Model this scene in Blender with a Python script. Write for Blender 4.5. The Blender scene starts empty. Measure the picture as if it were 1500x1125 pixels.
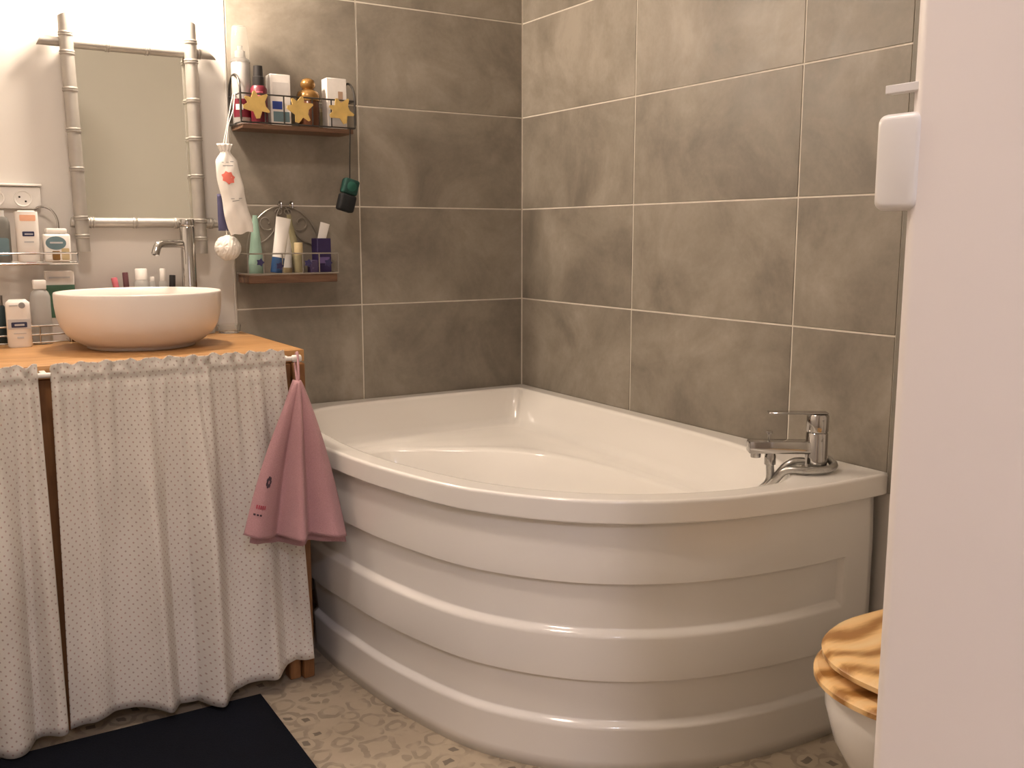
import bpy, bmesh, math, random
from mathutils import Vector, Matrix
random.seed(7)
PI = math.pi
sc = bpy.context.scene
COL = sc.collection

# ------------------------------------------------------------------ camera, world, exposure
cam_d = bpy.data.cameras.new('camera'); cam = bpy.data.objects.new('camera', cam_d); COL.objects.link(cam)
CAM = Vector((-1.779, -2.8246, 1.1116)); YAW = 0.5517; PIT = 0.1525
fw = Vector((math.sin(YAW)*math.cos(PIT), math.cos(YAW)*math.cos(PIT), -math.sin(PIT)))
rt = Vector((math.cos(YAW), -math.sin(YAW), 0)); up = rt.cross(fw)
mw = Matrix((rt, up, -fw)).transposed().to_4x4(); mw.translation = CAM
cam.matrix_world = mw
cam_d.sensor_fit = 'HORIZONTAL'; cam_d.sensor_width = 36; cam_d.lens = 1413.68/1500*36
cam_d.clip_start = 0.02
sc.camera = cam
w = bpy.data.worlds.new('world'); sc.world = w; w.use_nodes = True
w.node_tree.nodes['Background'].inputs[0].default_value = (1.0, 0.86, 0.72, 1)
w.node_tree.nodes['Background'].inputs[1].default_value = 0.05
sc.view_settings.view_transform = 'Standard'; sc.view_settings.look = 'None'
sc.view_settings.gamma = 1; sc.view_settings.use_curve_mapping = False
sc.view_settings.exposure = 0.0
SCONCE = (1.0, 0.83, 0.67, 365.0)      # colour + strength of the globe above the mirror
CEIL = (1.0, 0.83, 0.71, 70.0)        # bathroom ceiling lamp
HALL_FILL = (1.0, 0.93, 1.08, 118.0)        # added fill lamp in the hallway, shining in through the doorway

# ------------------------------------------------------------------ materials
MATS = {}
def nodes_mat(name):
    m = bpy.data.materials.new(name); m.use_nodes = True
    nt = m.node_tree; b = nt.nodes['Principled BSDF']
    MATS[name] = m
    return m, nt, b
def N(nt, t, **kw):
    n = nt.nodes.new(t)
    for k, v in kw.items():
        if k.startswith('i_'):
            key = k[2:]; n.inputs[int(key) if key.isdigit() else key].default_value = v
        else: setattr(n, k, v)
    return n
def math_n(nt, op, a, b=None, clamp=False):
    n = nt.nodes.new('ShaderNodeMath'); n.operation = op; n.use_clamp = clamp
    for i, v in enumerate((a, b)):
        if v is None: continue
        if isinstance(v, (int, float)): n.inputs[i].default_value = v
        else: nt.links.new(v, n.inputs[i])
    return n.outputs[0]
def ramp(nt, fac, stops):
    r = nt.nodes.new('ShaderNodeValToRGB'); cr = r.color_ramp
    while len(cr.elements) < len(stops): cr.elements.new(0.5)
    for e, (p, c) in zip(cr.elements, stops): e.position = p; e.color = (*c, 1)
    nt.links.new(fac, r.inputs[0]); return r.outputs[0]
def mixc(nt, fac, a, b):
    n = nt.nodes.new('ShaderNodeMix'); n.data_type = 'RGBA'
    if isinstance(fac, (int, float)): n.inputs[0].default_value = fac
    else: nt.links.new(fac, n.inputs[0])
    for i, v in ((6, a), (7, b)):
        if isinstance(v, tuple): n.inputs[i].default_value = (*v, 1)
        else: nt.links.new(v, n.inputs[i])
    return n.outputs[2]
def coord(nt, kind='Object', scale=(1,1,1), rot=(0,0,0)):
    t = nt.nodes.new('ShaderNodeTexCoord'); mp = nt.nodes.new('ShaderNodeMapping')
    mp.inputs['Scale'].default_value = scale; mp.inputs['Rotation'].default_value = rot
    nt.links.new(t.outputs[kind], mp.inputs[0]); return mp.outputs[0]
def noise(nt, vec, scale, detail=4, rough=.5, dist=0):
    n = N(nt, 'ShaderNodeTexNoise'); n.inputs['Scale'].default_value = scale
    n.inputs['Detail'].default_value = detail; n.inputs['Roughness'].default_value = rough; n.inputs['Distortion'].default_value = dist
    nt.links.new(vec, n.inputs['Vector']); return n.outputs['Fac']
def bump(nt, b, h, strength=.2, dist=.002):
    n = N(nt, 'ShaderNodeBump'); n.inputs['Strength'].default_value = strength; n.inputs['Distance'].default_value = dist
    nt.links.new(h, n.inputs['Height']); nt.links.new(n.outputs[0], b.inputs['Normal'])

def plain(name, rgb, rough=.5, metal=0., trans=0., var=.06, vscale=30, coat=0., ior=1.45, alpha=1.):
    """procedural plain material: base colour with a faint noise variation"""
    if name in MATS: return MATS[name]
    m, nt, b = nodes_mat(name)
    n = noise(nt, coord(nt), vscale, 3)
    lo = tuple(c*(1-var) for c in rgb); hi = tuple(min(1, c*(1+var)) for c in rgb)
    nt.links.new(ramp(nt, n, [(.3, lo), (.7, hi)]), b.inputs['Base Color'])
    b.inputs['Roughness'].default_value = rough; b.inputs['Metallic'].default_value = metal
    b.inputs['Transmission Weight'].default_value = trans; b.inputs['IOR'].default_value = ior
    b.inputs['Coat Weight'].default_value = coat; b.inputs['Coat Roughness'].default_value = .08
    b.inputs['Alpha'].default_value = alpha
    return m
def emitter(name, rgbs):
    m, nt, b = nodes_mat(name)
    b.inputs['Base Color'].default_value = (.9, .9, .9, 1)
    b.inputs['Emission Color'].default_value = (*rgbs[:3], 1); b.inputs['Emission Strength'].default_value = rgbs[3]
    return m

def mk_tile():
    m, nt, b = nodes_mat('concrete_tile')
    v = coord(nt, 'Object')
    oi = N(nt, 'ShaderNodeObjectInfo')
    off = N(nt, 'ShaderNodeVectorMath', operation='MULTIPLY_ADD')
    cx = N(nt, 'ShaderNodeCombineXYZ')
    for i in range(3): nt.links.new(oi.outputs['Random'], cx.inputs[i])
    nt.links.new(cx.outputs[0], off.inputs[0]); off.inputs[1].default_value = (37, 91, 53); nt.links.new(v, off.inputs[2])
    v = off.outputs[0]
    a = noise(nt, v, 3.2, 6, .62, .6); c = noise(nt, v, 11, 5, .6, .3); d = noise(nt, v, 90, 3, .6)
    s = math_n(nt, 'ADD', math_n(nt, 'MULTIPLY', a, .7), math_n(nt, 'ADD', math_n(nt, 'MULTIPLY', c, .22), math_n(nt, 'MULTIPLY', d, .08)))
    s = math_n(nt, 'ADD', s, math_n(nt, 'MULTIPLY', math_n(nt, 'SUBTRACT', oi.outputs['Random'], .5), .05))
    col = ramp(nt, s, [(.36, (.160, .138, .110)), (.5, (.238, .208, .168)), (.64, (.328, .290, .240))])
    nt.links.new(col, b.inputs['Base Color'])
    nt.links.new(ramp(nt, c, [(.3, (.42,)*3), (.7, (.58,)*3)]), b.inputs['Roughness'])
    bump(nt, b, s, .25, .002)
    return m
def mk_floor():
    m, nt, b = nodes_mat('patterned_vinyl')
    v = coord(nt, 'Object', scale=(1/.33, 1/.33, 1))
    sep = N(nt, 'ShaderNodeSeparateXYZ'); nt.links.new(v, sep.inputs[0])
    def fold(o): return math_n(nt, 'ABSOLUTE', math_n(nt, 'SUBTRACT', math_n(nt, 'FRACT', o), .5))
    nz = N(nt, 'ShaderNodeTexNoise'); nz.inputs['Scale'].default_value = 3; nt.links.new(v, nz.inputs['Vector'])
    ns = N(nt, 'ShaderNodeSeparateXYZ'); nz.inputs['Scale'].default_value = 7; nz.inputs['Detail'].default_value = 2; nt.links.new(nz.outputs['Color'], ns.inputs[0])
    wob = lambda o, k: math_n(nt, 'ADD', o, math_n(nt, 'MULTIPLY', math_n(nt, 'SUBTRACT', ns.outputs[k], .5), .11))
    x0 = fold(wob(sep.outputs[0], 0)); y0 = fold(wob(sep.outputs[1], 1))
    x = math_n(nt, 'MAXIMUM', x0, y0); y = math_n(nt, 'MINIMUM', x0, y0)      # 8-fold symmetry inside each tile
    def dist(cx, cy, sx=1, sy=1):
        dx = math_n(nt, 'MULTIPLY', math_n(nt, 'SUBTRACT', x, cx), sx); dy = math_n(nt, 'MULTIPLY', math_n(nt, 'SUBTRACT', y, cy), sy)
        return math_n(nt, 'SQRT', math_n(nt, 'ADD', math_n(nt, 'MULTIPLY', dx, dx), math_n(nt, 'MULTIPLY', dy, dy)))
    def ring(d, r, wd): return math_n(nt, 'LESS_THAN', math_n(nt, 'ABSOLUTE', math_n(nt, 'SUBTRACT', d, r)), wd)
    def disc(d, r): return math_n(nt, 'LESS_THAN', d, r)
    parts = [ring(dist(.20, .10), .085, .017), ring(dist(.40, .13), .075, .016), ring(dist(.30, .30), .06, .02),
             disc(dist(.46, .40, 1, 1.8), .05), disc(dist(.10, .0, 1, 2.2), .06), disc(dist(.42, .30, 1.6, 1), .05), ring(dist(.5, .0), .055, .014)]
    f = parts[0]
    for p in parts[1:]: f = math_n(nt, 'MAXIMUM', f, p)
    wear = noise(nt, v, 9, 4, .6)
    f = math_n(nt, 'MULTIPLY', f, math_n(nt, 'MULTIPLY', math_n(nt, 'SUBTRACT', noise(nt, v, 6, 2, .5), .40), 7, True), True)
    f = math_n(nt, 'MULTIPLY', f, math_n(nt, 'ADD', .4, wear), True)
    sq = math_n(nt, 'LESS_THAN', math_n(nt, 'MAXIMUM', math_n(nt, 'ABSOLUTE', math_n(nt, 'SUBTRACT', x, .205)), math_n(nt, 'ABSOLUTE', math_n(nt, 'SUBTRACT', y, .10))), .028)
    base = ramp(nt, noise(nt, v, 1.6, 5, .6), [(.3, (.36, .295, .215)), (.7, (.47, .395, .30))])
    c = mixc(nt, math_n(nt, 'MULTIPLY', f, .62), base, (.20, .165, .12))
    c = mixc(nt, math_n(nt, 'MULTIPLY', sq, .75), c, (.085, .07, .055))
    nt.links.new(c, b.inputs['Base Color']); b.inputs['Roughness'].default_value = .42
    return m
def mk_wood(name, lo, mid, hi, axis=0, scale=1., rough=.4, rings=False):
    m, nt, b = nodes_mat(name)
    s = [9, 9, 9]; s[axis] = 1.1
    v = coord(nt, 'Object', scale=tuple(c*scale for c in s))
    n1 = noise(nt, v, 2.0, 6, .6, 1.2)
    if rings:
        wv = N(nt, 'ShaderNodeTexWave', wave_type='RINGS', rings_direction='Y'); wv.wave_type = 'BANDS'; wv.bands_direction = 'Y'; wv.inputs['Scale'].default_value = 4.5; wv.wave_profile = 'SIN'
        wv.inputs['Distortion'].default_value = 16; wv.inputs['Detail'].default_value = .5; wv.inputs['Detail Scale'].default_value = .9
        nt.links.new(coord(nt, 'Object', scale=(.8, 1, 1), rot=(0, 0, .35)), wv.inputs['Vector'])
        n1 = math_n(nt, 'ADD', math_n(nt, 'MULTIPLY', n1, .55), math_n(nt, 'MULTIPLY', math_n(nt, 'SUBTRACT', 1, wv.outputs['Fac']), .34))
    n2 = noise(nt, v, 14, 3, .6)
    f = math_n(nt, 'ADD', math_n(nt, 'MULTIPLY', n1, .85), math_n(nt, 'MULTIPLY', n2, .15))
    nt.links.new(ramp(nt, f, [(.3, lo), (.5, mid), (.68, hi)]), b.inputs['Base Color'])
    b.inputs['Roughness'].default_value = rough; bump(nt, b, f, .08, .001)
    return m
def mk_dots():
    m, nt, b = nodes_mat('dotted_cotton')
    t = N(nt, 'ShaderNodeUVMap'); sep = N(nt, 'ShaderNodeSeparateXYZ'); nt.links.new(t.outputs[0], sep.inputs[0])
    def dot(ox, oy):
        u = math_n(nt, 'SUBTRACT', math_n(nt, 'FRACT', math_n(nt, 'ADD', math_n(nt, 'DIVIDE', sep.outputs[0], .019), ox)), .5)
        q = math_n(nt, 'SUBTRACT', math_n(nt, 'FRACT', math_n(nt, 'ADD', math_n(nt, 'DIVIDE', sep.outputs[1], .019), oy)), .5)
        return math_n(nt, 'LESS_THAN', math_n(nt, 'ADD', math_n(nt, 'MULTIPLY', u, u), math_n(nt, 'MULTIPLY', q, q)), .0120)
    d = math_n(nt, 'MAXIMUM', dot(0, 0), dot(.5, .5))
    v = coord(nt, 'Object')
    base = ramp(nt, noise(nt, v, 5, 3), [(.3, (.66, .62, .57)), (.7, (.75, .71, .66))])
    dc = ramp(nt, noise(nt, v, 40, 2), [(.35, (.30, .20, .17)), (.65, (.46, .26, .23))])
    nt.links.new(mixc(nt, math_n(nt, 'MULTIPLY', d, .72), base, dc), b.inputs['Base Color'])
    b.inputs['Roughness'].default_value = .9; bump(nt, b, noise(nt, v, 700, 2), .2, .0006)
    return m
def mk_pile(name, lo, hi, sc_=260, st=.7, rough=.95, sheen=.2):
    m, nt, b = nodes_mat(name); v = coord(nt)
    n = noise(nt, v, sc_, 4, .7); n2 = noise(nt, v, 6, 3)
    f = math_n(nt, 'ADD', math_n(nt, 'MULTIPLY', n, .6), math_n(nt, 'MULTIPLY', n2, .4))
    nt.links.new(ramp(nt, f, [(.3, lo), (.7, hi)]), b.inputs['Base Color']); b.inputs['Roughness'].default_value = rough
    b.inputs['Sheen Weight'].default_value = sheen; b.inputs['Specular IOR Level'].default_value = .2
    bump(nt, b, n, st, .002); return m

T_TILE = mk_tile(); T_FLOOR = mk_floor()
T_TOP = mk_wood('oiled_oak', (.30, .145, .052), (.46, .245, .095), (.56, .33, .15), 0, 1.6, .38)
T_LEG = mk_wood('brown_pine', (.17, .070, .022), (.25, .11, .037), (.32, .15, .055), 2, 1.2, .5)
T_SHELFW = mk_wood('reddish_board', (.055, .030, .018), (.13, .065, .036), (.24, .135, .075), 0, 2.2, .5)
T_LID = mk_wood('varnished_pine', (.38, .18, .05), (.86, .56, .25), (.90, .66, .36), 0, 1.0, .28, True)
T_DOT = mk_dots()
T_TOWEL = mk_pile('pink_terry', (.42, .225, .245), (.60, .345, .37), 420, 1.)
T_RUG = mk_pile('navy_pile', (.0010, .0018, .0045), (.004, .0065, .015), 300, 1., sheen=0)
T_PAINT = plain('white_paint', (.65, .62, .58), .6, var=.02, vscale=3)
T_CEIL = plain('ceiling_paint', (.80, .78, .75), .7, var=.02, vscale=3)
T_HALL = plain('hall_paint', (.72, .68, .63), .6, var=.03, vscale=2)
T_BEIGE = plain('beige_wall_paint', (.82, .79, .72), .6, var=.02, vscale=2)
T_DOOR = plain('door_lacquer', (.80, .745, .725), .45, var=.02, vscale=2)
T_GROUT = plain('pale_grout', (.66, .61, .53), .8, var=.08, vscale=25)
T_TRIM = plain('tile_edge_trim', (.20, .18, .15), .5, var=.08)
T_TUB = plain('white_acrylic', (.83, .80, .755), .14, var=.01, vscale=2, coat=.5)
T_CER = plain('white_ceramic', (.84, .82, .79), .12, var=.01, vscale=4, coat=.4)
T_MATT = plain('satin_ceramic', (.80, .74, .69), .28, var=.01, vscale=4)
T_CHROME = plain('chrome', (.48, .465, .45), .10, 1., var=.03)
T_HOSE = plain('steel_hose', (.50, .49, .47), .28, 1., var=.1, vscale=200)
T_SILVER = plain('silver_paint', (.40, .375, .34), .42, .55, var=.07, vscale=20)
T_MIRROR = plain('mirror_glass', (.92, .93, .88), .015, 1., var=.0)
T_WIRE = plain('dark_wire', (.06, .055, .05), .45, .7, var=.1)
T_WIREL = plain('pewter_wire', (.34, .31, .27), .4, .8, var=.1)
T_YEL = plain('mustard_paint', (.58, .40, .13), .5, var=.12, vscale=40)
T_BLUEF = plain('indigo_paint', (.035, .03, .10), .5, var=.2)
T_WPL = plain('white_plastic', (.80, .77, .73), .35, var=.02)
T_GLOSSW = plain('gloss_white_plastic', (.82, .79, .75), .2, var=.02)
T_CLEAR = plain('clear_plastic', (.92, .93, .92), .05, 0, .92, var=.01, ior=1.2)
T_FROST = plain('frosted_plastic', (.80, .80, .78), .3, 0, .6, var=.02, ior=1.2)
T_GLASS = plain('clear_glass', (.95, .96, .95), .02, 0, 1., var=.0, ior=1.3)
T_NAVY = plain('navy_print', (.03, .035, .09), .5)
T_GREYP = plain('grey_print', (.30, .30, .30), .5)
T_LGREY = plain('light_grey_print', (.52, .52, .53), .5)
T_ORANGE = plain('peach_print', (.80, .45, .30), .5)
T_RED = plain('red_print', (.62, .10, .08), .5)
T_MAG = plain('crimson_label', (.13, .012, .024), .35)
T_BLK = plain('black_plastic', (.02, .018, .018), .35)
T_GREEN = plain('green_print', (.085, .19, .12), .5)
T_DGREEN = plain('bottle_green_sponge', (.006, .045, .035), .7, var=.3, vscale=60)
T_BLKS = plain('black_sponge', (.008, .009, .010), .8, var=.3, vscale=60)
T_GOLD = plain('amber_gold', (.27, .145, .045), .25, .5, var=.12)
T_BROWN = plain('brown_liquid', (.10, .035, .015), .15, var=.1)
T_MINT = plain('mint_plastic', (.27, .41, .33), .35, var=.08)
T_BLUE = plain('mid_blue_plastic', (.04, .10, .24), .35, var=.1)
T_CREAM = plain('cream_plastic', (.50, .40, .23), .4, var=.06)
T_OLIVE = plain('pale_olive_plastic', (.30, .27, .16), .4, var=.06)
T_PURP = plain('deep_purple_card', (.03, .018, .08), .45, var=.1)
T_PINKP = plain('pink_plastic', (.62, .16, .20), .4)
T_TEAL = plain('grey_teal_plastic', (.14, .22, .25), .4)
T_COTTON = mk_pile('white_cotton', (.70, .66, .60), (.84, .80, .74), 90, .4, .8)
T_BAG = plain('thin_white_bag', (.82, .78, .73), .45, var=.05, vscale=25)
T_GREYB = plain('grey_clear_plastic', (.30, .30, .28), .2, 0, .5, var=.05, ior=1.2)
T_CORD = plain('black_cord', (.012, .012, .012), .8)
T_EMB = plain('dark_embroidery', (.06, .035, .05), .9)
T_EMBR = plain('red_embroidery', (.42, .07, .10), .9)
T_HOLE = plain('socket_hole', (.02, .018, .016), .6)

# ------------------------------------------------------------------ builders
class MB:
    def __init__(s): s.v = []; s.f = []; s.uv = None
    def add(s, vs, fs):
        o = len(s.v); s.v += [Vector(p) for p in vs]; s.f += [[i+o for i in f] for f in fs]; return s
    def bm(s, bm):
        bm.verts.ensure_lookup_table(); bm.verts.index_update()
        s.add([v.co.copy() for v in bm.verts], [[v.index for v in f.verts] for f in bm.faces]); bm.free(); return s
    def box(s, lo, hi, bevel=0., seg=2, mat=None):
        bm = bmesh.new(); bmesh.ops.create_cube(bm, size=1)
        lo = Vector(lo); hi = Vector(hi)
        for v in bm.verts: v.co = Vector((lo[i] + (v.co[i]+.5)*(hi[i]-lo[i]) for i in range(3)))
        if bevel: bmesh.ops.bevel(bm, geom=bm.edges[:], offset=bevel, segments=seg, affect='EDGES', profile=.5)
        if mat is not None: bmesh.ops.transform(bm, matrix=mat, verts=bm.verts)
        return s.bm(bm)
    def lathe(s, prof, c=(0,0,0), seg=24, sx=1, sy=1, mat=None):
        """prof: (r,z) bottom to top; closed where r==0"""
        vs = []; fs = []; rows = []
        for r, z in prof:
            if r <= 1e-6: rows.append([len(vs)]); vs.append(Vector((0, 0, z)))
            else:
                rows.append(list(range(len(vs), len(vs)+seg)))
                vs += [Vector((r*math.cos(2*PI*k/seg)*sx, r*math.sin(2*PI*k/seg)*sy, z)) for k in range(seg)]
        for a, b in zip(rows, rows[1:]):
            for k in range(seg):
                k2 = (k+1) % seg
                if len(a) == 1 and len(b) == 1: continue
                if len(a) == 1: fs.append([a[0], b[k2], b[k]])
                elif len(b) == 1: fs.append([a[k], a[k2], b[0]])
                else: fs.append([a[k], a[k2], b[k2], b[k]])
        M = Matrix.Translation(Vector(c)) @ (mat if mat is not None else Matrix.Identity(4))
        return s.add([M @ p for p in vs], fs)
    def tube(s, pts, r, seg=8, closed=False, cap=True):
        pts = [Vector(p) for p in pts]; n = len(pts)
        rs = r if isinstance(r, (list, tuple)) else [r]*n
        vs = []; fs = []; ref = None
        for i, p in enumerate(pts):
            if closed: t = pts[(i+1) % n]-pts[i-1]
            else: t = pts[min(i+1, n-1)]-pts[max(i-1, 0)]
            t.normalize()
            if ref is None: ref = t.orthogonal().normalized()
            ref = (ref - t*ref.dot(t))
            ref = ref.normalized() if ref.length > 1e-6 else t.orthogonal().normalized()
            bn = t.cross(ref)
            vs += [p + (ref*math.cos(2*PI*k/seg)+bn*math.sin(2*PI*k/seg))*rs[i] for k in range(seg)]
        for i in range(n if closed else n-1):
            j = (i+1) % n
            for k in range(seg):
                k2 = (k+1) % seg; fs.append([i*seg+k, i*seg+k2, j*seg+k2, j*seg+k])
        if cap and not closed:
            fs.append(list(range(seg))[::-1]); fs.append([(n-1)*seg+k for k in range(seg)])
        return s.add(vs, fs)
    def prism(s, out, t0, t1, M=None):
        """2-D outline extruded along local z, then transformed by M"""
        n = len(out); M = M or Matrix.Identity(4)
        vs = [M @ Vector((x, y, t0)) for x, y in out]+[M @ Vector((x, y, t1)) for x, y in out]
        fs = [list(range(n))[::-1], [n+i for i in range(n)]]+[[i, (i+1) % n, n+(i+1) % n, n+i] for i in range(n)]
        return s.add(vs, fs)
    def grid(s, fn, nu, nv, uvfn=None):
        vs = [fn(i/(nu-1), j/(nv-1)) for j in range(nv) for i in range(nu)]
        fs = [[j*nu+i, j*nu+i+1, (j+1)*nu+i+1, (j+1)*nu+i] for j in range(nv-1) for i in range(nu-1)]
        s.add(vs, fs)
        if uvfn: s.uv = [uvfn(i/(nu-1), j/(nv-1)) for j in range(nv) for i in range(nu)]
        return s
    def xf(s, M): s.v = [M @ p for p in s.v]; return s

def obj(name, mb, mat, parent=None, loc=None, ang=40, solid=0., sub=0):
    """link a builder (world coordinates) as ONE mesh object; origin = its thing's base"""
    org = Vector(parent['_o']) if parent is not None and '_o' in parent else Vector(loc or (0, 0, 0))
    me = bpy.data.meshes.new(name); me.from_pydata([p-org for p in mb.v], [], mb.f); me.validate()
    bm = bmesh.new(); bm.from_mesh(me); bmesh.ops.recalc_face_normals(bm, faces=bm.faces); bm.to_mesh(me); bm.free()
    if mb.uv:
        l = me.uv_layers.new(name='UVMap')
        for lp in me.loops: l.data[lp.index].uv = mb.uv[lp.vertex_index]
    me.polygons.foreach_set('use_smooth', [True]*len(me.polygons)); me.set_sharp_from_angle(angle=math.radians(ang))
    me.materials.append(mat)
    o = bpy.data.objects.new(name, me); COL.objects.link(o)
    o['_o'] = tuple(org)
    if parent is None: o.location = org
    else: o.parent = parent
    if solid:
        md = o.modifiers.new('thickness', 'SOLIDIFY'); md.thickness = solid; md.offset = 0
    if sub:
        md = o.modifiers.new('smooth', 'SUBSURF'); md.levels = md.render_levels = sub
    return o
def thing(name, label, cat, loc, group=None):
    o = bpy.data.objects.new(name, None); COL.objects.link(o); o.location = loc; o['_o'] = tuple(loc); o.empty_display_size = .05
    o['label'] = label; o['category'] = cat
    if group: o['group'] = group
    return o
def tag(o, label, cat, group=None):
    o['label'] = label; o['category'] = cat
    if group: o['group'] = group
    return o
def struct(name, mb, mat, label=None, cat=None, parent=None):
    o = obj(name, mb, mat, parent); o['kind'] = 'structure'
    if label: o['label'] = label
    if cat: o['category'] = cat
    return o
def Rz(a): return Matrix.Rotation(a, 4, 'Z')
def T(*p): return Matrix.Translation(Vector(p))
def smoothstep(a, b, x):
    t = max(0, min(1, (x-a)/(b-a))); return t*t*(3-2*t)
def cat_rom(P, n=8, closed=False):
    P = [Vector(p) for p in P]; out = []; m = len(P)
    for i in range(m if closed else m-1):
        g = lambda k: P[k % m] if closed else P[max(0, min(m-1, k))]
        a, b, c, d = g(i-1), g(i), g(i+1), g(i+2)
        for k in range(n):
            t = k/n
            out.append(.5*((2*b)+(c-a)*t+(2*a-5*b+4*c-d)*t*t+(3*b-a-3*c+d)*t**3))
    if not closed: out.append(P[-1])
    return out

# ------------------------------------------------------------------ the setting
XL, YF, ZC = -2.30, -3.15, 2.50         # left wall, front wall, ceiling
TZ = [0.294, 0.596, 0.898, 1.200, 1.502, 1.804, 2.106, 2.408]
XE = -0.985                             # tiled part of the back wall ends here
struct('floor', MB().box((-2.75, -4.9, -.1), (.2, .2, 0)), T_FLOOR, 'beige vinyl floor printed with faded grey arabesque tiles', 'floor')
struct('ceiling', MB().box((-2.75, -4.9, ZC), (.2, .2, ZC+.1)), T_CEIL, 'plain white painted ceiling', 'ceiling')
wb = struct('wall_back', MB().box((-2.75, .004, 0), (.2, .2, ZC)), T_PAINT, 'white painted back wall with large grey tiles beside the bath', 'wall')
wr = struct('wall_right', MB().box((.004, YF, 0), (.2, .004, ZC)), T_PAINT, 'right hand wall of large grey concrete look tiles', 'wall')
struct('wall_left', MB().box((XL-.15, YF, 0), (XL, .004, ZC)), T_PAINT, 'plain white painted left wall', 'wall')
fwm = MB().box((XL-.15, YF-.12, 0), (-2.0, YF, ZC)).box((-1.135, YF-.12, 0), (.2, YF, ZC)).box((-2.0, YF-.12, 2.06), (-1.135, YF, ZC))
struct('wall_front', fwm, T_BEIGE, 'plain beige wall with the doorway, seen in the mirror', 'wall')
struct('wall_hall', MB().box((-2.75, -4.9, 0), (.2, -4.8, ZC)).box((-2.75, -4.8, 0), (-2.65, YF-.12, ZC)).box((.1, -4.8, 0), (.2, YF-.12, ZC)),
       T_HALL, 'plain hallway walls behind the doorway', 'wall')
obj('grout', MB().box((XE+.001, .0018, .56), (.004, .006, ZC-.001)), T_GROUT, wb)
obj('grout', MB().box((.0018, -1.505, .56), (.006, .0018, ZC-.001)), T_GROUT, wr)
G = .0021
rows = [(.555, TZ[1])]+[(TZ[i], TZ[i+1]) for i in range(1, len(TZ)-1)]+[(TZ[-1], ZC)]
tile_mesh = {}
def tile(parent, axis, a0, a1, z0, z1):
    w_, h_ = a1-a0-2*G, z1-z0-2*G
    key = (axis, round(w_, 4), round(h_, 4))
    if key not in tile_mesh:
        mb = MB().box((-w_/2, 0, -h_/2), (w_/2, .009, h_/2), .0009, 1) if axis == 'x' else MB().box((0, -w_/2, -h_/2), (.009, w_/2, h_/2), .0009, 1)
        o = obj('tile', mb, T_TILE); tile_mesh[key] = o.data
    else:
        o = bpy.data.objects.new('tile', tile_mesh[key]); COL.objects.link(o)
    o.parent = parent
    c = (a0+a1)/2; zc = (z0+z1)/2
    o.location = (c, 0, zc) if axis == 'x' else (0, c, zc)
for z0, z1 in rows:
    tile(wb, 'x', -.592, -.001, z0, z1); tile(wb, 'x', XE, -.592, z0, z1)
    for a0, a1 in ((-.600, 0.), (-1.2135, -.600), (-1.502, -1.2135)): tile(wr, 'y', a0, a1, z0, z1)
struct('trim_1', MB().box((-.004, -1.528, .553), (.008, -1.504, ZC-.002), .0015, 1), T_TRIM, 'narrow grey edge strip ending the tiles', 'trim')
struct('trim_2', MB().box((-.987-.004, -.001, .84), (-.9865, .008, ZC-.002), .0004, 1), T_PAINT, 'thin white edge strip where the tiles begin', 'trim')

# ------------------------------------------------------------------ bathroom lamps, and an added fill lamp in the hallway
t = thing('wall_lamp', 'round glowing globe lamp on the white wall above the mirror', 'lamp', (-1.235, .004, 1.90))
obj('backplate', MB().lathe([(0, 0), (.05, 0), (.05, .012), (.045, .018), (0, .018)], mat=T(-1.235, .004, 1.93) @ Matrix.Rotation(PI/2, 4, 'X')), T_CHROME, t)
obj('arm', MB().tube(cat_rom([(-1.235, -.012, 1.93), (-1.235, -.08, 1.945), (-1.235, -.12, 1.935), (-1.235, -.125, 1.915)], 6), .008), T_CHROME, t)
obj('globe', MB().lathe([(0, -.055)]+[(.055*math.sin(a), -.055*math.cos(a)) for a in [PI*k/12 for k in range(1, 12)]]+[(0, .055)], (-1.235, -.125, 1.862), 24), emitter('globe_glow', SCONCE), t)
t = thing('ceiling_lamp', 'round flush lamp on the bathroom ceiling', 'lamp', (-1.56, -1.45, ZC))
obj('base', MB().lathe([(0, -.03), (.15, -.03), (.15, 0), (0, 0)], (-1.56, -1.45, ZC), 32), T_CHROME, t)
obj('diffuser', MB().lathe([(0, -.085), (.06, -.08), (.11, -.065), (.14, -.045), (.145, -.03), (0, -.03)], (-1.56, -1.45, ZC), 32), emitter('ceiling_glow', CEIL), t)
t = thing('hall_fill_lamp', 'added round fill lamp on the unseen hallway ceiling', 'lamp', (-2.05, -3.95, ZC))  # unseen fixture, added as fill light from behind the camera
obj('base', MB().lathe([(0, -.03), (.16, -.03), (.16, 0), (0, 0)], (-2.05, -3.95, ZC), 32), T_CHROME, t)
obj('diffuser', MB().lathe([(0, -.09), (.07, -.085), (.12, -.07), (.15, -.045), (.155, -.03), (0, -.03)], (-2.05, -3.95, ZC), 32), emitter('hall_fill_glow', HALL_FILL), t)

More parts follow.
